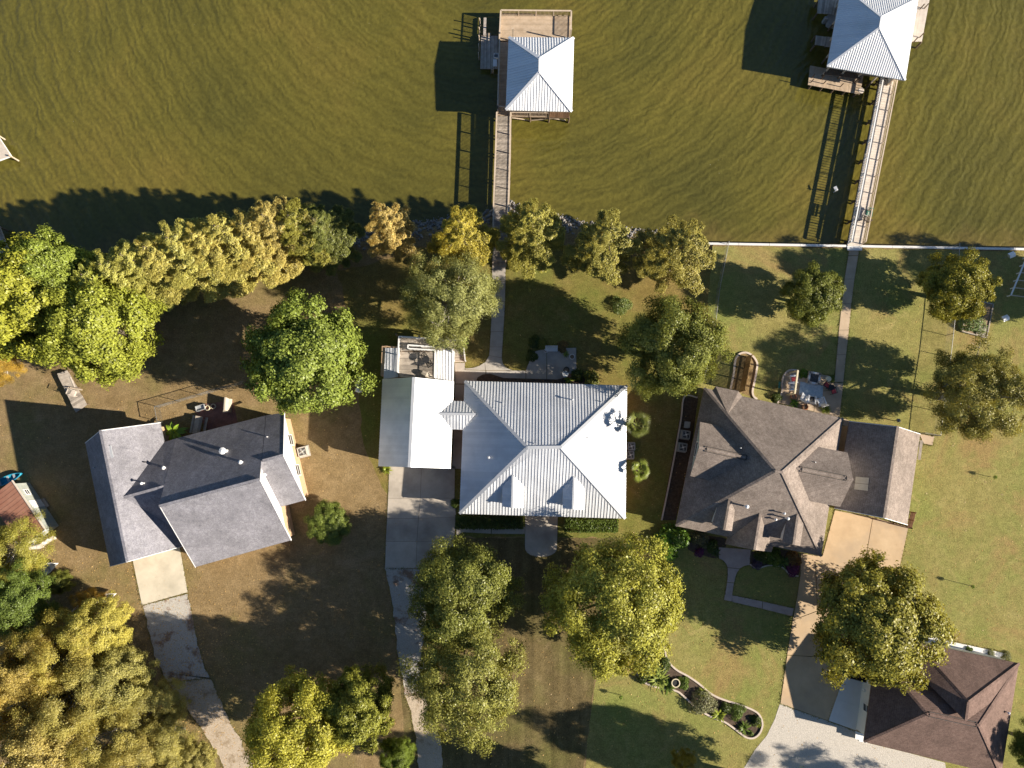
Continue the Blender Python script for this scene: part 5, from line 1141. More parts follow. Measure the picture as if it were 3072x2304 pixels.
# brown slat screen by the right garage
t = thing('slat_screen', 'brown slatted screen round the lower end of the right garage', 'screen', S('t9', 1400, 60)); pts = [S('t9', 1228, 40), S('t9', 1452, 100), S('t9', 1478, 0)]
for a, b in zip(pts[:-1], pts[1:]):
    for z in np.arange(.1, 1.0, .16): m = MB(); m.bar(a+V(0, 0, z), b+V(0, 0, z), .03, .11); m.build('slat', 'brown_board', t)
    for k in (0, .5, 1): m = MB(); m.box(a.lerp(b, k), (.1, .1, 1.05)); m.build('post', 'brown_board', t)
t = thing('plant_rack', 'narrow rack of potted plants against the right garage wall', 'rack', S('t6', 1535, 1240)); a, b = S('t6', 1548, 1195, .6), S('t6', 1532, 1320, .6)
m = MB(); m.bar(a, b, .3, .05); m.build('shelf', 'wood_grey', t)
for k in (.02, .98): m = MB(); m.box(xy(a.lerp(b, k), 0), (.3, .06, .58)); m.build('leg', 'white_paint', t)
t = thing('lamp_post', 'black garden lamp on the lawn below the right shade tree', 'lamp', S('t6', 1370, 1068)); c = S('t6', 1370, 1068); m = MB(); m.tube(c, c+V(0, 0, .7), .04); m.build('pole', 'dark_metal', t); m = MB(); m.lathe(c+V(0, 0, .7), [(.1, 0), (.2, .1), (.2, .25), (.04, .36)], 12); m.build('lantern', 'chain', t)

# ================================================================== VEGETATION
def mesh_np(name, verts, faces4, mat):
    me = bpy.data.meshes.new(name); n = len(verts); f = len(faces4)
    me.vertices.add(n); me.vertices.foreach_set('co', verts.astype(np.float32).ravel())
    me.loops.add(f*4); me.loops.foreach_set('vertex_index', faces4.astype(np.int32).ravel())
    me.polygons.add(f); me.polygons.foreach_set('loop_start', np.arange(0, f*4, 4, dtype=np.int32))
    me.update(calc_edges=True); me.materials.append(MAT[mat]); return me
def norm(a): return a/np.maximum(np.linalg.norm(a, axis=-1, keepdims=True), 1e-9)
def leaves(pos, nrm, axis, ln, wd, r, bend=.18):
    """one small diamond leaf spray per point, folded a little along its axis"""
    n = len(pos); t = norm(axis-nrm*(axis*nrm).sum(1, keepdims=True)); b = np.cross(nrm, t)
    sc_ = r.uniform(.45, 1.35, (n, 1)); l = ln*sc_*r.uniform(.85, 1.15, (n, 1)); w_ = wd*sc_*r.uniform(.8, 1.2, (n, 1))
    v = np.stack([pos-t*l*.5, pos+b*w_*.5-t*l*.08-nrm*l*bend*.3, pos+t*l*.5-nrm*l*bend, pos-b*w_*.5-t*l*.08-nrm*l*bend*.3], 1).reshape(-1, 3)
    return v, np.arange(n*4).reshape(-1, 4)
def sph(r, n): return norm(r.normal(size=(n, 3)))
def limb_mesh(name, trunk_top, base_r, limbs, mat, r, zb=0.0):
    m = MB(); pts = [V(0, 0, zb-.2)]; k = 4
    for i in range(1, k+1): pts.append(V(r.normal()*.06*i, r.normal()*.06*i, zb+(trunk_top-zb)*i/k))
    for i in range(k): m.tube(pts[i], pts[i+1], base_r*(1.25-.17*i) if i else base_r*1.5, base_r*(1.25-.17*(i+1)), 9, False)
    for (e, rr) in limbs:
        s = pts[2].lerp(pts[4], r.uniform(.0, 1.0)); e = Vector(e); md = s.lerp(e, .5)+V(r.normal()*.25, r.normal()*.25, -.25)
        m.tube(s, md, rr, rr*.7, 6, False); m.tube(md, e, rr*.7, rr*.25, 5, False)
        for j in range(3):
            q = md.lerp(e, .3+.25*j); d = Vector(sph(r, 1)[0]*.9); m.tube(q, q+d+V(0, 0, .25), rr*.3, rr*.08, 4, False)
    return m.mesh(name, mat, None, True)
def broad(seed, R=5.0, zc=5.5, rz=4.0, ncl=46, nl=23000, ln=.30, wd=.20, crad=.30, matl='leaf', fill=.82, lob=.16, upb=.45, barkm='bark', bare=0.0, rag=.25, hang=0.0):
    r = np.random.default_rng(seed); d = sph(r, ncl*3); d = d[d[:, 2] > -.74][:ncl]
    ph = r.uniform(0, 6.28, 4); ang = np.arctan2(d[:, 1], d[:, 0])
    lobe = 1+lob*np.sin(ang*3+ph[0])*.6+lob*np.sin(ang*5+ph[1]+d[:, 2]*3)*.6
    rad = r.uniform(.50, .86, len(d))*lobe; inner = r.random(len(d)) < .14; rad[inner] *= .5
    cc = d*rad[:, None]*np.array([R, R, rz]); cc[:, 2] += zc
    cr = R*crad*r.uniform(.62, 1.3, len(d)); wgt = cr**2; cnt = (nl*(1-bare)*wgt/wgt.sum()).astype(int)
    P_, N_ = [], []
    for c, s, k in zip(cc, cr, cnt):
        u = sph(r, k); out = norm(np.array([c[0]/R, c[1]/R, (c[2]-zc)/rz])[None])[0]
        flip = (u*(out*.8+np.array([0, 0, .5]))).sum(1) < -.35; u[flip] *= -1
        # each clump is itself a handful of twig tufts: uneven edge, gaps between
        tuft = sph(r, 9); tuft[:, 2] = np.abs(tuft[:, 2])*.9-.15; dt = u@tuft.T; tight = dt.max(1)
        rr = s*(.5+.62*r.random(k)**.6)*(1-rag+rag*2*np.clip(tight-.45, 0, .6))
        P_.append(c+u*rr[:, None]*np.array([1, 1, .78])+r.normal(size=(k, 3))*s*.13); N_.append(norm(u*.7+out*.6+np.array([0, 0, upb*.35])+r.normal(size=(k, 3))*.42))
    pos, nr = np.concatenate(P_), np.concatenate(N_)
    axis = r.normal(size=pos.shape); axis[:, 2] -= hang
    v, f = leaves(pos, nr, axis, ln, wd, r)
    crown = mesh_np('crown', v, f, matl)
    big = np.argsort(-cr)[:24]; trunk = limb_mesh('trunk', zc*.8, R*.052, [(tuple(cc[i]), R*.020) for i in big], barkm, r)
    return trunk, crown
def conifer(seed, Hh=12.0, R=2.7, nl=17000, ln=.26, wd=.085, matl='leaf_cypress'):
    """bald cypress: upswept plumes round a straight trunk, each plume a ragged cone of fine sprays"""
    r = np.random.default_rng(seed); P_, N_, A_x = [], [], []; nb = 74; ends = []
    for i in range(nb):
        u = (i+r.random())/nb; z = 1.0+u*(Hh-1.5); prof = (1-u)**.62*(.62+.38*min(1, u*5)); a = i*2.4+r.normal()*.4
        L_ = R*prof*r.uniform(.62, 1.2)+.35; d = np.array([math.cos(a), math.sin(a), .15+.5*u]); k = int(nl*(L_**1.4)/(nb*R*.62))
        t_ = .15+.85*r.random(k)**.55; sp = (.16+.30*L_/R)*(1.25-t_*.85)
        q = np.outer(t_*L_, d)+np.array([0, 0, z]); v = sph(r, k)*(r.random(k)**.4)[:, None]; v[:, 2] = v[:, 2]*.55+.12
        side = np.array([-d[1], d[0], 0])
        twig = r.integers(0, 7, k); off = (twig-3)/3.0*L_*.20*(1-t_*.5)
        P_.append(q+v*sp[:, None]+np.outer(off, side)); N_.append(norm(v*.8+np.array([d[0]*.5, d[1]*.5, .35])+r.normal(size=(k, 3))*.35)); A_x.append(norm(d+r.normal(size=(k, 3))*.5)); ends.append((tuple(np.array([0, 0, z])+d*L_*.8), .045))
    v, f = leaves(np.concatenate(P_), np.concatenate(N_), np.concatenate(A_x), ln, wd, r, .25)
    m = MB(); m.tube(V(0, 0, -.3), V(0, 0, .8), .5, .28, 9, False); m.tube(V(0, 0, .8), V(0, 0, Hh-.4), .28, .04, 8, False)
    for e, rr in ends[::2]: m.tube(V(0, 0, e[2]-.3), Vector(e), rr, .012, 5, False)
    return m.mesh('trunk', 'bark', None, True), mesh_np('crown', v, f, matl)
PR = {'oak_a': broad(1, ncl=210, ln=0.148, wd=0.100, nl=99200, crad=.155, lob=.12, rag=.45), 'oak_b': broad(2, ncl=230, ln=0.140, wd=0.084, nl=89900, crad=.14, rag=.55, barkm='bark_pale', lob=.16),
      'maple': broad(3, ncl=210, ln=0.179, wd=0.136, nl=83700, crad=.155, lob=.08, rag=.5), 'yellow': broad(4, ncl=230, ln=0.148, wd=0.096, nl=102300, crad=.145, matl='leaf', lob=.12, rag=.5),
      'willow': broad(5, ncl=200, ln=0.211, wd=0.048, nl=93000, crad=.15, lob=.16, rag=.6, barkm='bark_pale', hang=1.2, upb=.25),
      'round': broad(6, ncl=170, ln=0.211, wd=0.136, nl=62000, crad=.16, lob=.03, rag=.3), 'scrub': broad(7, ncl=150, ln=0.164, wd=0.052, nl=80600, crad=.17, matl='leaf_autumn', lob=.26, rag=.7, barkm='bark_pale', upb=.3),
      'broadleaf': broad(8, ncl=210, ln=0.211, wd=0.120, nl=86800, crad=.15, lob=.12, rag=.6), 'sparse': broad(9, ncl=120, ln=0.187, wd=0.064, nl=4200, crad=.2, matl='leaf_autumn', lob=.3, rag=.5, barkm='bark_pale'),
      'cyp_a': conifer(21, nl=52700, ln=0.179, wd=0.056), 'cyp_b': conifer(22, nl=49600, ln=0.179, wd=0.056), 'cyp_c': conifer(23, R=2.9, nl=55800, ln=0.179, wd=0.056)}
for k_, (tr, cr) in PR.items(): tr.name = 'trunk_'+k_; cr.name = 'crown_'+k_
def tree(kind, px, py, zc, rpx, label, color, rz=None, name='shade_tree', ratio=None, group=None, cat='tree', deep=1.12):
    """crown centre at photo position (px, py) and height zc; trunk straight below it"""
    c = P(px, py, zc); R = rpx*(CAM_H-zc)/FOC; s = R/5.0*1.13; sz = zc/5.5*(ratio or 1)
    t = thing(name, label, cat, (c.x, c.y, 0), group, rz if rz is not None else random.uniform(0, 6.28)); t.scale = (s, s, sz)
    for nm, me in zip(('trunk', 'crown'), PR[kind]):
        o = bpy.data.objects.new(nm, me); col.objects.link(o); o.parent = t
        if nm == 'crown': o.color = (color[0], color[1], color[2], 1); o.scale.z = deep; o.location.z = -5.5*(deep-1)
    return t
def cypress(kind, bx, by, h, r, label, color, group=None, lean=(0, 0)):
    c = P(bx, by, 0); c.z = -.15; r = r*1.1; t = thing('cypress_tree', label, 'tree', c, group, random.uniform(0, 6.28)); t.scale = (r/2.7, r/2.7, h/12)
    for nm, me in zip(('trunk', 'crown'), PR[kind]):
        o = bpy.data.objects.new(nm, me); col.objects.link(o); o.parent = t
        if nm == 'crown': o.color = (color[0], color[1], color[2], 1)
GOLD = (.225, .190, .050); OLIVE = (.165, .150, .045); YG = (.185, .190, .030); LG = (.120, .150, .026); MG = (.085, .125, .024); DG = (.070, .095, .022); GG = (.165, .170, .070); OR = (.24, .16, .035)
tree('maple', 918, 1080, 7.4, 180, 'round bright green maple between the left house and the garage wing', (.128, .158, .036), 1.0)
tree('willow', 1345, 893, 6.2, 146, 'feathery grey-green willow leaning over the roof deck', GG, 2.1)
tree('oak_a', 2016, 1042, 7.6, 150, 'dense dark green oak above the left corner of the taupe-roofed house', (.115, .125, .036), .3, deep=1.35)
tree('round', 2435, 887, 3.4, 88, 'small dark lollipop tree left of the lake path', (.095, .105, .026), .9, ratio=1.05)
tree('maple', 2868, 862, 4.5, 106, 'young dark green tree beside the raised garden bed', (.138, .130, .024), 3.3)
tree('oak_b', 2935, 1182, 5.6, 148, 'spreading olive shade tree on the right lawn behind the garage', (.150, .138, .042), 4.0)
tree('oak_a', 1392, 1785, 5.8, 156, 'dark green oak over the drive below the garage, upper of two', (.120, .128, .034), 2.5)
tree('oak_b', 1398, 2045, 6.4, 166, 'paler bare-twigged oak below the dark oak by the gravel lane', (.150, .150, .044), 5.2)
tree('yellow', 1838, 1815, 6.2, 200, 'large yellow-green tree in front of the metal-roofed house', (.195, .192, .040), .7, deep=1.25)
tree('maple', 2622, 1870, 5.6, 188, 'big round olive-green tree over the right driveway', (.160, .150, .032), 5.5)
tree('yellow', 900, 2185, 7.0, 150, 'bright yellow-green tree at the bottom between the two gravel tracks', (.22, .21, .038), 3.8)
tree('broadleaf', 1075, 2120, 6.2, 105, 'darker green tree joined to the right of the bright yellow-green tree', (.135, .140, .03), 1.8)
tree('oak_a', 1190, 2268, 2.6, 52, 'small round green tree beside the gravel lane at the bottom edge', (.09, .12, .022), 1.1, name='small_tree')
tree('round', 986, 1570, 1.7, 62, 'round clipped evergreen shrub right of the left house', (.100, .125, .030), 2.2, name='round_shrub', ratio=1.1, cat='shrub')
tree('broadleaf', 95, 905, 8.2, 190, 'huge yellow-green broadleaf tree at the upper left edge', YG, .2)
tree('broadleaf', 300, 985, 7.8, 165, 'broad yellow-green tree right of the huge one at the left edge', (.165, .180, .032), 2.9)
tree('broadleaf', 190, 830, 7.5, 120, 'green tree behind the huge left tree beside the golden cypresses', (.135, .165, .034), 4.4)
tree('scrub', -10, 1095, 4.0, 62, 'rust-orange tree peeping in at the left edge above the platform', OR, 1.3, name='small_tree')
tree('scrub', 35, 1655, 4.2, 105, 'yellow-green scrubby tree overhanging the rusty shed roof', (.20, .19, .045), .5, name='scrub_tree')
tree('oak_b', 45, 1800, 5.2, 105, 'dark green tree under the scrubby yellow one at the left edge', (.085, .115, .028), 1.5, name='scrub_tree')
mass = [(205, 1935, 6.0, 112, (.25, .215, .060)), (75, 1985, 6.4, 108, (.235, .185, .062)), (300, 1880, 5.0, 86, (.25, .225, .062)), (55, 2110, 7.0, 120, (.255, .20, .062)), (225, 2085, 6.4, 118, (.215, .19, .065)),
        (345, 2040, 5.0, 100, (.20, .185, .068)), (455, 2120, 4.0, 84, (.215, .195, .070)), (330, 2200, 5.6, 108, (.235, .205, .068)), (150, 2225, 6.6, 112, (.215, .175, .066)), (490, 2240, 4.2, 90, (.215, .195, .070)), (400, 2310, 5.2, 108, (.22, .19, .068)), (575, 2290, 3.4, 62, (.20, .18, .070))]
ml = ['topmost golden tree of the lower left thicket', 'rusty golden tree on the left side of the thicket, level with the white boat shadow', 'golden tree of the thicket nearest the white fishing boat', 'tall golden tree at the left edge in the middle of the thicket', 'dull olive-gold tree at the heart of the lower left thicket',
      'brownish olive tree of the thicket nearest the gravel track', 'low yellow bush on the right flank of the thicket beside the track', 'golden tree low in the middle of the lower left thicket', 'brown-gold tree above the bare grey one', 'low yellow bush at the lower right of the thicket', 'golden tree cut by the bottom edge of the thicket', 'smallest yellow bush where the thicket meets the sandy track']
for k, (x, y, z, rp, c_) in enumerate(mass): tree(('scrub', 'scrub', 'yellow')[k % 3], x, y, z, rp, ml[k], c_, k*1.7, name='scrub_tree', group='trees of the lower left thicket')
tree('sparse', 60, 2285, 5.5, 110, 'bare grey-twigged tree in the bottom left corner', (.13, .11, .06), .4, name='bare_tree')
tree('scrub', 262, 1812, 2.6, 46, 'small rust-gold sapling leaning over the white fishing boat', OR, 2.0, name='small_tree')
tree('oak_a', 178, 1748, 2.2, 34, 'small green bush below the grey and white rowing boat', (.11, .12, .03), 2.0, name='bush', cat='shrub')
# cypresses
for i, (bx, by, h, r, c_, lb) in enumerate([(1202, 742, 12.6, 2.6, (.30, .235, .10), 'pale tan cypress, leftmost of the five standing apart on the bank'), (1398, 764, 12.2, 3.15, (.25, .215, .045), 'bright golden cypress just left of the middle pier'),
        (1590, 750, 12.6, 3.1, (.215, .20, .058), 'olive cypress just right of the middle pier'), (1788, 784, 12.4, 3.45, (.205, .19, .060), 'olive cypress, fourth of the five standing apart on the bank'), (1996, 806, 12.6, 3.7, (.20, .180, .058), 'olive-brown cypress beside the end of the seawall')]):
    cypress(('cyp_a', 'cyp_b', 'cyp_c')[i % 3], bx, by, h, r, lb, c_, 'cypresses standing apart on the bank')
row = [(1018, 748, 11.0, 3.0), (966, 754, 12.6, 3.2), (908, 760, 13.4, 3.5), (848, 778, 12.8, 3.3), (788, 788, 13.4, 3.6), (728, 806, 13.0, 3.3), (668, 818, 13.4, 3.6), (606, 838, 13.0, 3.4), (545, 856, 12.8, 3.5), (486, 878, 12.4, 3.2), (430, 900, 11.8, 3.2)]
names_ = ['first', 'second', 'third', 'fourth', 'fifth', 'sixth', 'seventh', 'eighth', 'ninth', 'tenth', 'eleventh']
rc = [(.105, .115, .035), (.17, .16, .04), (.27, .225, .088), (.275, .235, .082), (.265, .24, .080), (.27, .24, .080), (.255, .24, .078), (.26, .235, .078), (.245, .235, .074), (.24, .235, .072), (.225, .235, .068)]
for i, (bx, by, h, r) in enumerate(row): cypress(('cyp_c', 'cyp_a', 'cyp_b')[i % 3], bx, by, h, r, ('dark olive cypress at the right end of the close bank row' if i == 0 else names_[i]+' cypress from the right in the close bank row'), rc[i], 'close row of golden cypresses')
# trees just outside the picture whose shade falls into it
tree('oak_a', 2385, 2445, 7.0, 112, 'tree below the bottom edge shading the lawn beside the island bed', LG, 1, name='shade_tree')
tree('oak_b', 3120, 2640, 7.0, 140, 'tree beyond the lower right corner shading the gravel yard', LG, 2)
tree('yellow', 1850, 2505, 6.5, 95, 'tree below the bottom edge shading the front lawn', LG, 3)
tree('maple', 3470, 880, 6.0, 130, 'tree beyond the right edge shading the seawall lawn', LG, 4)
tree('oak_a', 3125, 2250, 4.0, 70, 'dark tree at the right edge beside the brown-roofed house', DG, 4)
tree('scrub', 2050, 2285, 2.4, 34, 'small orange-tinged tree at the bottom edge below the island bed', (.16, .14, .03), 4, name='small_tree')

# shrubs and small plants
def tuft(seed, R=1.0, n=1500, ln=.16, wd=.10, zs=.85, mat='leaf'):
    r = np.random.default_rng(seed); u = sph(r, n); u[:, 2] = np.abs(u[:, 2]); cl = sph(r, 11); k = (u@cl.T).max(1)
    pos = u*(R*(.55+.45*r.random(n)**.5)*(.45+1.35*np.clip(k-.55, 0, .45)))[:, None]*np.array([1, 1, zs])
    v, f = leaves(pos, norm(u*.6+np.array([0, 0, .5])+r.normal(size=(n, 3))*.4), r.normal(size=(n, 3)), ln, wd, r); return mesh_np('foliage', v, f, mat)
def spiky(seed, n=70, L_=1.0, w_=.10):
    r = np.random.default_rng(seed); vs, fs = [], []
    for i in range(n):
        a = r.uniform(0, 6.28); e = r.uniform(.25, 1.2); l = L_*r.uniform(.6, 1.1); d = np.array([math.cos(a)*math.cos(e), math.sin(a)*math.cos(e), math.sin(e)]); s = np.array([-math.sin(a), math.cos(a), 0])
        p0 = d*l*.05; p1 = d*l*.5; p2 = p1+np.array([d[0], d[1], d[2]*.2-.25])*l*.5; b = len(vs)
        vs += [p0-s*w_*.25, p0+s*w_*.25, p1+s*w_*.5, p1-s*w_*.5, p2+s*.01, p2-s*.01]; fs += [(b, b+1, b+2, b+3), (b+3, b+2, b+4, b+5)]
    return mesh_np('foliage', np.array(vs), np.array(fs), 'leaf')
SH = {'a': tuft(31), 'b': tuft(32, n=1300, ln=.20, wd=.12), 'fine': tuft(33, n=2200, ln=.12, wd=.05, zs=.7), 'spike': spiky(34), 'spike2': spiky(35, 50, 1.0, .16), 'fl': tuft(36, n=1500, ln=.10, wd=.09, mat='leaf')}
stem_me = MB(); stem_me.tube(V(0, 0, -.05), V(0, 0, .5), .05, .02, 5); stem_me = stem_me.mesh('stem', 'bark')
def shrub(kind, p, r, label, color, name='shrub', cat='shrub', group=None, h=1.0):
    t = thing(name, label, cat, p, group, random.uniform(0, 6.28)); t.scale = (r, r, r*h); o = bpy.data.objects.new('foliage', SH[kind]); col.objects.link(o); o.parent = t; o.color = (*color, 1)
    if kind not in ('spike', 'spike2'): o2 = bpy.data.objects.new('stem', stem_me); col.objects.link(o2); o2.parent = t
    return t
G1, G2, G3, PU, LM = (.065, .095, .020), (.045, .062, .016), (.10, .105, .045), (.09, .022, .085), (.16, .19, .028)
gb = 'plants in the island bed'
for k, (kd, x, y, r, c_, lb) in enumerate([('spike', 300, 260, 1.5, (.17, .20, .06), 'feathery pale grass clump at the upper end of the island bed'), ('a', 440, 170, 1.0, G2, 'dark shrub under the yellow-green tree in the island bed'), ('spike', 400, 400, 1.6, (.16, .19, .05), 'large grass clump left of the cream-rimmed barrel'), ('spike2', 520, 500, 1.1, G1, 'green strappy plant below the cream-rimmed barrel'),
        ('a', 170, 370, .8, G2, 'low dark shrub at the left tip of the island bed'), ('a', 800, 440, .85, G1, 'dark green shrub right of the cream-rimmed barrel'), ('spike', 1090, 610, .8, (.15, .17, .03), 'spiky yellow-green plant at the waist of the island bed'), ('fine', 1090, 800, 1.6, (.14, .14, .09), 'grey wispy shrub at the middle of the island bed'),
        ('a', 1440, 880, .8, G2, 'dark shrub above the lime plant in the island bed'), ('spike2', 1350, 970, 1.0, LM, 'bright lime strappy plant in the island bed'), ('fine', 1650, 920, 1.0, G1, 'fine green shrub left of the bare mulch'), ('spike2', 1740, 1180, .95, G1, 'strappy green plant near the rounded end of the island bed'), ('a', 1910, 1040, .7, G2, 'dark little shrub inside the rounded end kerb'), ('spike', 1970, 1110, .5, LM, 'tiny lime plant against the rounded end kerb'), ('a', 1850, 1250, .35, G1, 'smallest green plant at the bottom of the island bed')]):
    shrub(kd, S('N', x, y, .03), r, lb, c_, 'bed_plant', 'plant', gb)
ge = 'plants by the front gables of the right house'
for k, (kd, x, y, r, c_, lb) in enumerate([('b', 220, 600, 2.0, (.075, .13, .022), 'large glossy green shrub at the front corner of the right house'), ('fine', 560, 560, 1.2, (.10, .095, .06), 'grey-green wispy shrub left of the front entry'), ('a', 690, 640, .9, G2, 'dark shrub left of the entry path'), ('fl', 560, 720, .6, PU, 'purple flowers left of the entry path'), ('spike2', 760, 730, .7, G2, 'dark strappy plant at the path corner'),
        ('a', 1480, 760, 1.2, G1, 'green shrub right of the front entry'), ('spike2', 1590, 850, 1.0, G1, 'strappy green plant in the front bed'), ('a', 1330, 760, .9, G2, 'dark shrub close to the front porch'), ('fl', 1270, 860, .7, (.07, .05, .10), 'low violet flowers beside the entry path'), ('b', 1720, 800, .9, (.12, .07, .03), 'bronze-leaved shrub at the drive corner'), ('fl', 1720, 940, .85, PU, 'bright purple flowering bush at the drive corner')]):
    shrub(kd, S('M', x, y, .02), r, lb, c_, 'front_plant', 'plant', ge)
for kd, f, x, y, r, c_, lb in [('fine', 't5', 1812, 312, 1.25, (.085, .11, .035), 'lone loose shrub on the lawn behind the metal-roofed house'), ('spike', 'F', 840, 380, .55, (.15, .18, .04), 'yellow-green plant beside the middle patio'), ('a', 'F', 300, 180, .9, G2, 'left dark shrub above the middle patio'), ('a', 'F', 420, 190, .7, (.12, .12, .03), 'right olive shrub above the middle patio'), ('a', 'F', 215, 400, .8, G2, 'dark shrub at the left corner of the middle patio'), ('b', 'F', 1290, 850, 1.0, (.11, .12, .03), 'olive shrub at the house corner behind the middle patio'), ('spike', 'F', 890, 850, .7, LM, 'spiky lime plant against the house eave'), ('a', 'F', 1060, 800, .9, G2, 'dark shrub between the patio and the house corner'), ('b', 'F', 790, 250, .7, (.13, .09, .04), 'bronze shrub right of the garden bench'),
        ('spike', 't5', 292, 1385, .8, LM, 'grass clump at the foot of the garage wing corner'), ('spike2', 'G', 1110, 885, .7, (.10, .18, .025), 'bright green potted fern against the right house'), ('spike', 'G', 1640, 985, .8, LM, 'yellow-green plant at the lower patio edge'), ('a', 'G', 1255, 405, .65, (.07, .12, .02), 'green bush right of the timber beam'), ('a', 'G', 820, 815, .7, G2, 'dark bush at the patio kerb near the house'), ('a', 'G', 1745, 470, .5, G1, 'small bush at the lake path corner'),
        ('fine', 'H', 1270, 1400, 1.6, (.10, .135, .06), 'large grey-green vegetable plant in the raised bed'), ('fine', 'H', 1300, 1130, 1.1, (.07, .10, .03), 'dark vegetable plant at the upper end of the raised bed'), ('a', 't5', 742, 1600, .6, G1, 'little bush between the drive and the house'), ('a', 'Q', 1775, 400, .5, G1, 'small round bush on the white walk of the brown-roofed house'), ('fine', 'Q', 1940, 425, .5, G3, 'sparse bush at the edge of the white walk'), ('fine', 'Q', 2060, 455, .7, G3, 'pale shrub at the far end of the white walk'), ('a', 'f', 2980, 2270, .9, G2, 'dark shrub below the brown roof eave'), ('spike2', 'E', 1640, 300, .8, (.10, .14, .03), 'potted fern at the top of the deck stair'), ('a', 't6', 1540, 1220, .35, G1, 'leafy pot on the plant rack by the garage')]:
    shrub(kd, S(f, x, y, DZ if f == 'E' else .03), r, lb, c_, 'garden_shrub', 'shrub')
def hedge(f, q, h, label, color, seed):
    pts = [S(f, x, y) for x, y in q]; r = np.random.default_rng(seed); n = 5200; u, v = r.random((n, 1)), r.random((n, 1))
    A = np.array([list(p) for p in pts]); pos = (A[0]*(1-u)+A[1]*u)*(1-v)+(A[3]*(1-u)+A[2]*u)*v; top = r.random(n) < .62; pos[:, 2] = np.where(top, h+r.normal(size=n)*.07, r.random(n)*h); pos[~top, 1] = np.where(r.random((~top).sum()) < .5, A[:, 1].max(), A[:, 1].min())+r.normal(size=(~top).sum())*.06
    c = A.mean(0); c[2] = 0; vv_, f_ = leaves(pos-c, norm(np.array([0, 0, .8])+r.normal(size=(n, 3))*.5), r.normal(size=(n, 3)), .16, .11, r)
    t = thing('hedge', label, 'hedge', tuple(c)); o = bpy.data.objects.new('foliage', mesh_np('foliage', vv_, f_, 'leaf')); col.objects.link(o); o.parent = t; o.color = (*color, 1)
    m = MB(); m.prism([Vector(tuple(a)) for a in A], (0, 0, h*.85)); m.build('core', 'wood_dark', t)
hedge('t8', [(742, 22), (1178, 32), (1178, 100), (742, 92)], .85, 'dark clipped hedge left of the front door slab', (.040, .058, .015), 41); hedge('t8', [(1442, 42), (1788, 48), (1785, 122), (1440, 100)], .85, 'clipped green hedge right of the front door slab', (.060, .085, .018), 42)
# palms
def palm(px, py, zc, R, label, seed, color):
    r = np.random.default_rng(seed); c = P(px, py, zc); t = thing('fan_palm', label, 'palm', (c.x, c.y, 0)); m = MB()
    for k in range(8): m.tube(V(c.x, c.y, zc*k/8), V(c.x, c.y, zc*(k+1)/8), .24, .20, 9, False)
    m.build('trunk', 'bark', t)
    nf = 17
    for i in range(nf):
        a = i*2.4+r.normal()*.25; e = -.25+1.35*((i*7) % nf)/nf; l = R*r.uniform(.8, 1.15); d = V(math.cos(a)*math.cos(e), math.sin(a)*math.cos(e), math.sin(e)); s = V(-math.sin(a), math.cos(a), 0)
        o_ = V(c.x, c.y, zc); hub = o_+d*l*.42; m = MB(); m.bar(o_, hub, .05, .03)
        for j in np.linspace(-1.0, 1.0, 10):
            q = (d*math.cos(j)+s*math.sin(j)); tip = hub+q*l*(.62-.12*abs(j))-UP*(.10*l); mid = hub+q*l*.30; w_ = (s*math.cos(j)-d*math.sin(j))*.05
            m.poly([hub, mid+w_, tip, mid-w_])
        ob = m.build('frond', 'leaf', t); ob.color = (*(np.array(color)*r.uniform(.55, 1.35)), 1)
palm(1910, 1275, 4.6, 1.55, 'taller fan palm above the cooling units beside the metal-roofed house', 51, (.075, .085, .022)); palm(1918, 1412, 3.6, 1.25, 'shorter fan palm below the cooling units beside the metal-roofed house', 52, (.10, .12, .024))
# banana plant
r_ = np.random.default_rng(61); c = S('I', 850, 1090); t = thing('banana_plant', 'broad-leaved banana plant glowing in the dark corner of the left house', 'plant', c); m = MB(); m.tube(c, c+V(0, 0, 1.3), .12, .07, 8); m.build('stalk', 'green_chair', t)
for i in range(11):
    a = i*2.4; e = r_.uniform(.1, .8); l = r_.uniform(1.0, 1.5); d = V(math.cos(a)*math.cos(e), math.sin(a)*math.cos(e), math.sin(e)); s = V(-math.sin(a), math.cos(a), 0); m = MB(); pp = [c+V(0, 0, 1.25)+d*l*u-UP*(.55*l*u*u) for u in np.linspace(0, 1, 6)]; wv = [.03, .17, .21, .2, .14, .02]
    for k in range(5):
        for sg in (-1, 1): m.poly([pp[k], pp[k]+s*sg*wv[k]+UP*.05, pp[k+1]+s*sg*wv[k+1]+UP*.05, pp[k+1]])
    ob = m.build('leaf', 'leaf', t); ob.color = (.16, .24, .03, 1) if i % 2 else (.09, .15, .025, 1)
# staked saplings
for (f, x, y, h, lb) in (('PP', 815, 872, 1.9, 'thin staked sapling in the middle of the right lawn'), ('t6', 1990, 1432, 1.3, 'small staked sapling on the right lawn above the other'), ('t8', 1805, 1185, 1.2, 'little sapling on the lawn right of the property line')):
    p = S(f, x, y); t = thing('sapling', lb, 'tree', p, None); m = MB(); m.tube(p, p+V(0, 0, h), .018, .012, 5); m.build('stem', 'bark', t); m = MB(); m.bar(p+V(.1, 0, 0), p+V(.1, 0, h*.7), .03, .03); m.build('stake', 'wood_pale', t)
    o = bpy.data.objects.new('crown', SH['fine']); col.objects.link(o); o.parent = t; o.location = (0, 0, h*.62); o.scale = (.22, .22, .5); o.color = (.10, .16, .03, 1)

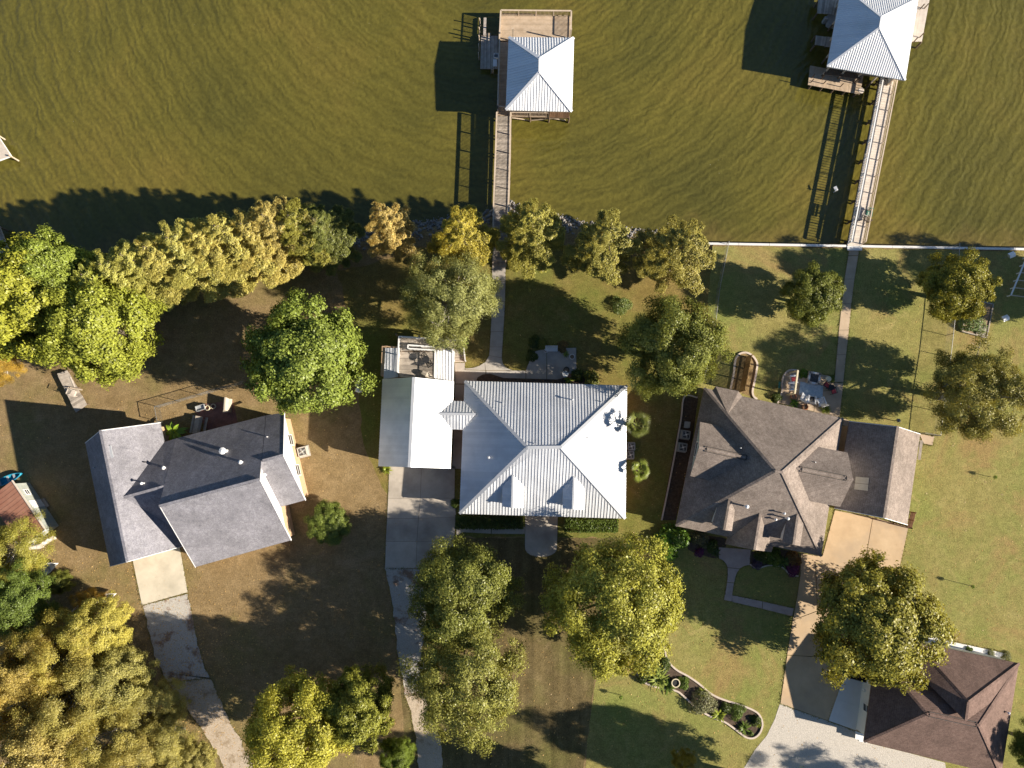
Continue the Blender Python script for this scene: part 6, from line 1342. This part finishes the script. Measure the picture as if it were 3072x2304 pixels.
# fallen leaves, uncountable
n = 9000; r_ = np.random.default_rng(71); px = np.concatenate([r_.normal(330, 160, n//4), r_.uniform(0, 3072, n//4), r_.uniform(0, 3072, n//4), r_.normal(560, 110, n-3*(n//4))]); py = np.concatenate([r_.normal(1980, 170, n//4), r_.uniform(1180, 2304, n//4), r_.uniform(900, 2304, n//4), r_.normal(2080, 160, n-3*(n//4))])
pos = np.array([list(P(a, b, .03)) for a, b in zip(px, py)]); pos[:, 2] = .035+r_.random(n)*.02; nr = norm(np.array([0, 0, 1])+r_.normal(size=(n, 3))*.3); v, f = leaves(pos, nr, r_.normal(size=(n, 3)), .12, .08, r_)
o = bpy.data.objects.new('fallen_leaves', mesh_np('fallen_leaves', v, f, 'leaf_autumn')); col.objects.link(o); o['kind'] = 'stuff'; o['label'] = 'dry fallen leaves strewn over the lawns and tracks'; o['category'] = 'leaves'; o.color = (.30, .20, .10, 1)

# grass creeping over the edges of slabs and tracks, uncountable
def inside(x, y, poly):
    c = False; n = len(poly); j = n-1
    for i in range(n):
        a, b = poly[i], poly[j]
        if (a.y > y) != (b.y > y) and x < (b.x-a.x)*(y-a.y)/(b.y-a.y)+a.x: c = not c
        j = i
    return c
pts_ = []; rf = random.Random(5)
for polys in FRINGE:
    for p in polys:
        for k in range(len(p)):
            a, b = p[k], p[(k+1) % len(p)]; d = xy(b-a, 0); L_ = d.length
            if L_ < .02: continue
            d /= L_; nn = V(d.y, -d.x, 0); md = (a+b)/2
            if inside(md.x+nn.x*.05, md.y+nn.y*.05, p): nn = -nn
            if any(inside(md.x+nn.x*.12, md.y+nn.y*.12, q) for q in polys): continue
            for i in range(int(L_/.035)):
                if rf.random() < .8: o_ = a+d*(L_*rf.random())+nn*rf.gauss(.05, .05); pts_.append((o_.x, o_.y, .03+rf.random()*.05))
pts_ = np.array(pts_); r_ = np.random.default_rng(81); v, f = leaves(pts_, norm(np.array([0, 0, .7])+r_.normal(size=pts_.shape)*.5), r_.normal(size=pts_.shape), .15, .05, r_)
o = bpy.data.objects.new('grass_fringe', mesh_np('grass_fringe', v, f, 'leaf')); col.objects.link(o); o['kind'] = 'stuff'; o['label'] = 'ragged grass creeping over the edges of the drives and paths'; o['category'] = 'grass'; o.color = (.105, .098, .034, 1)
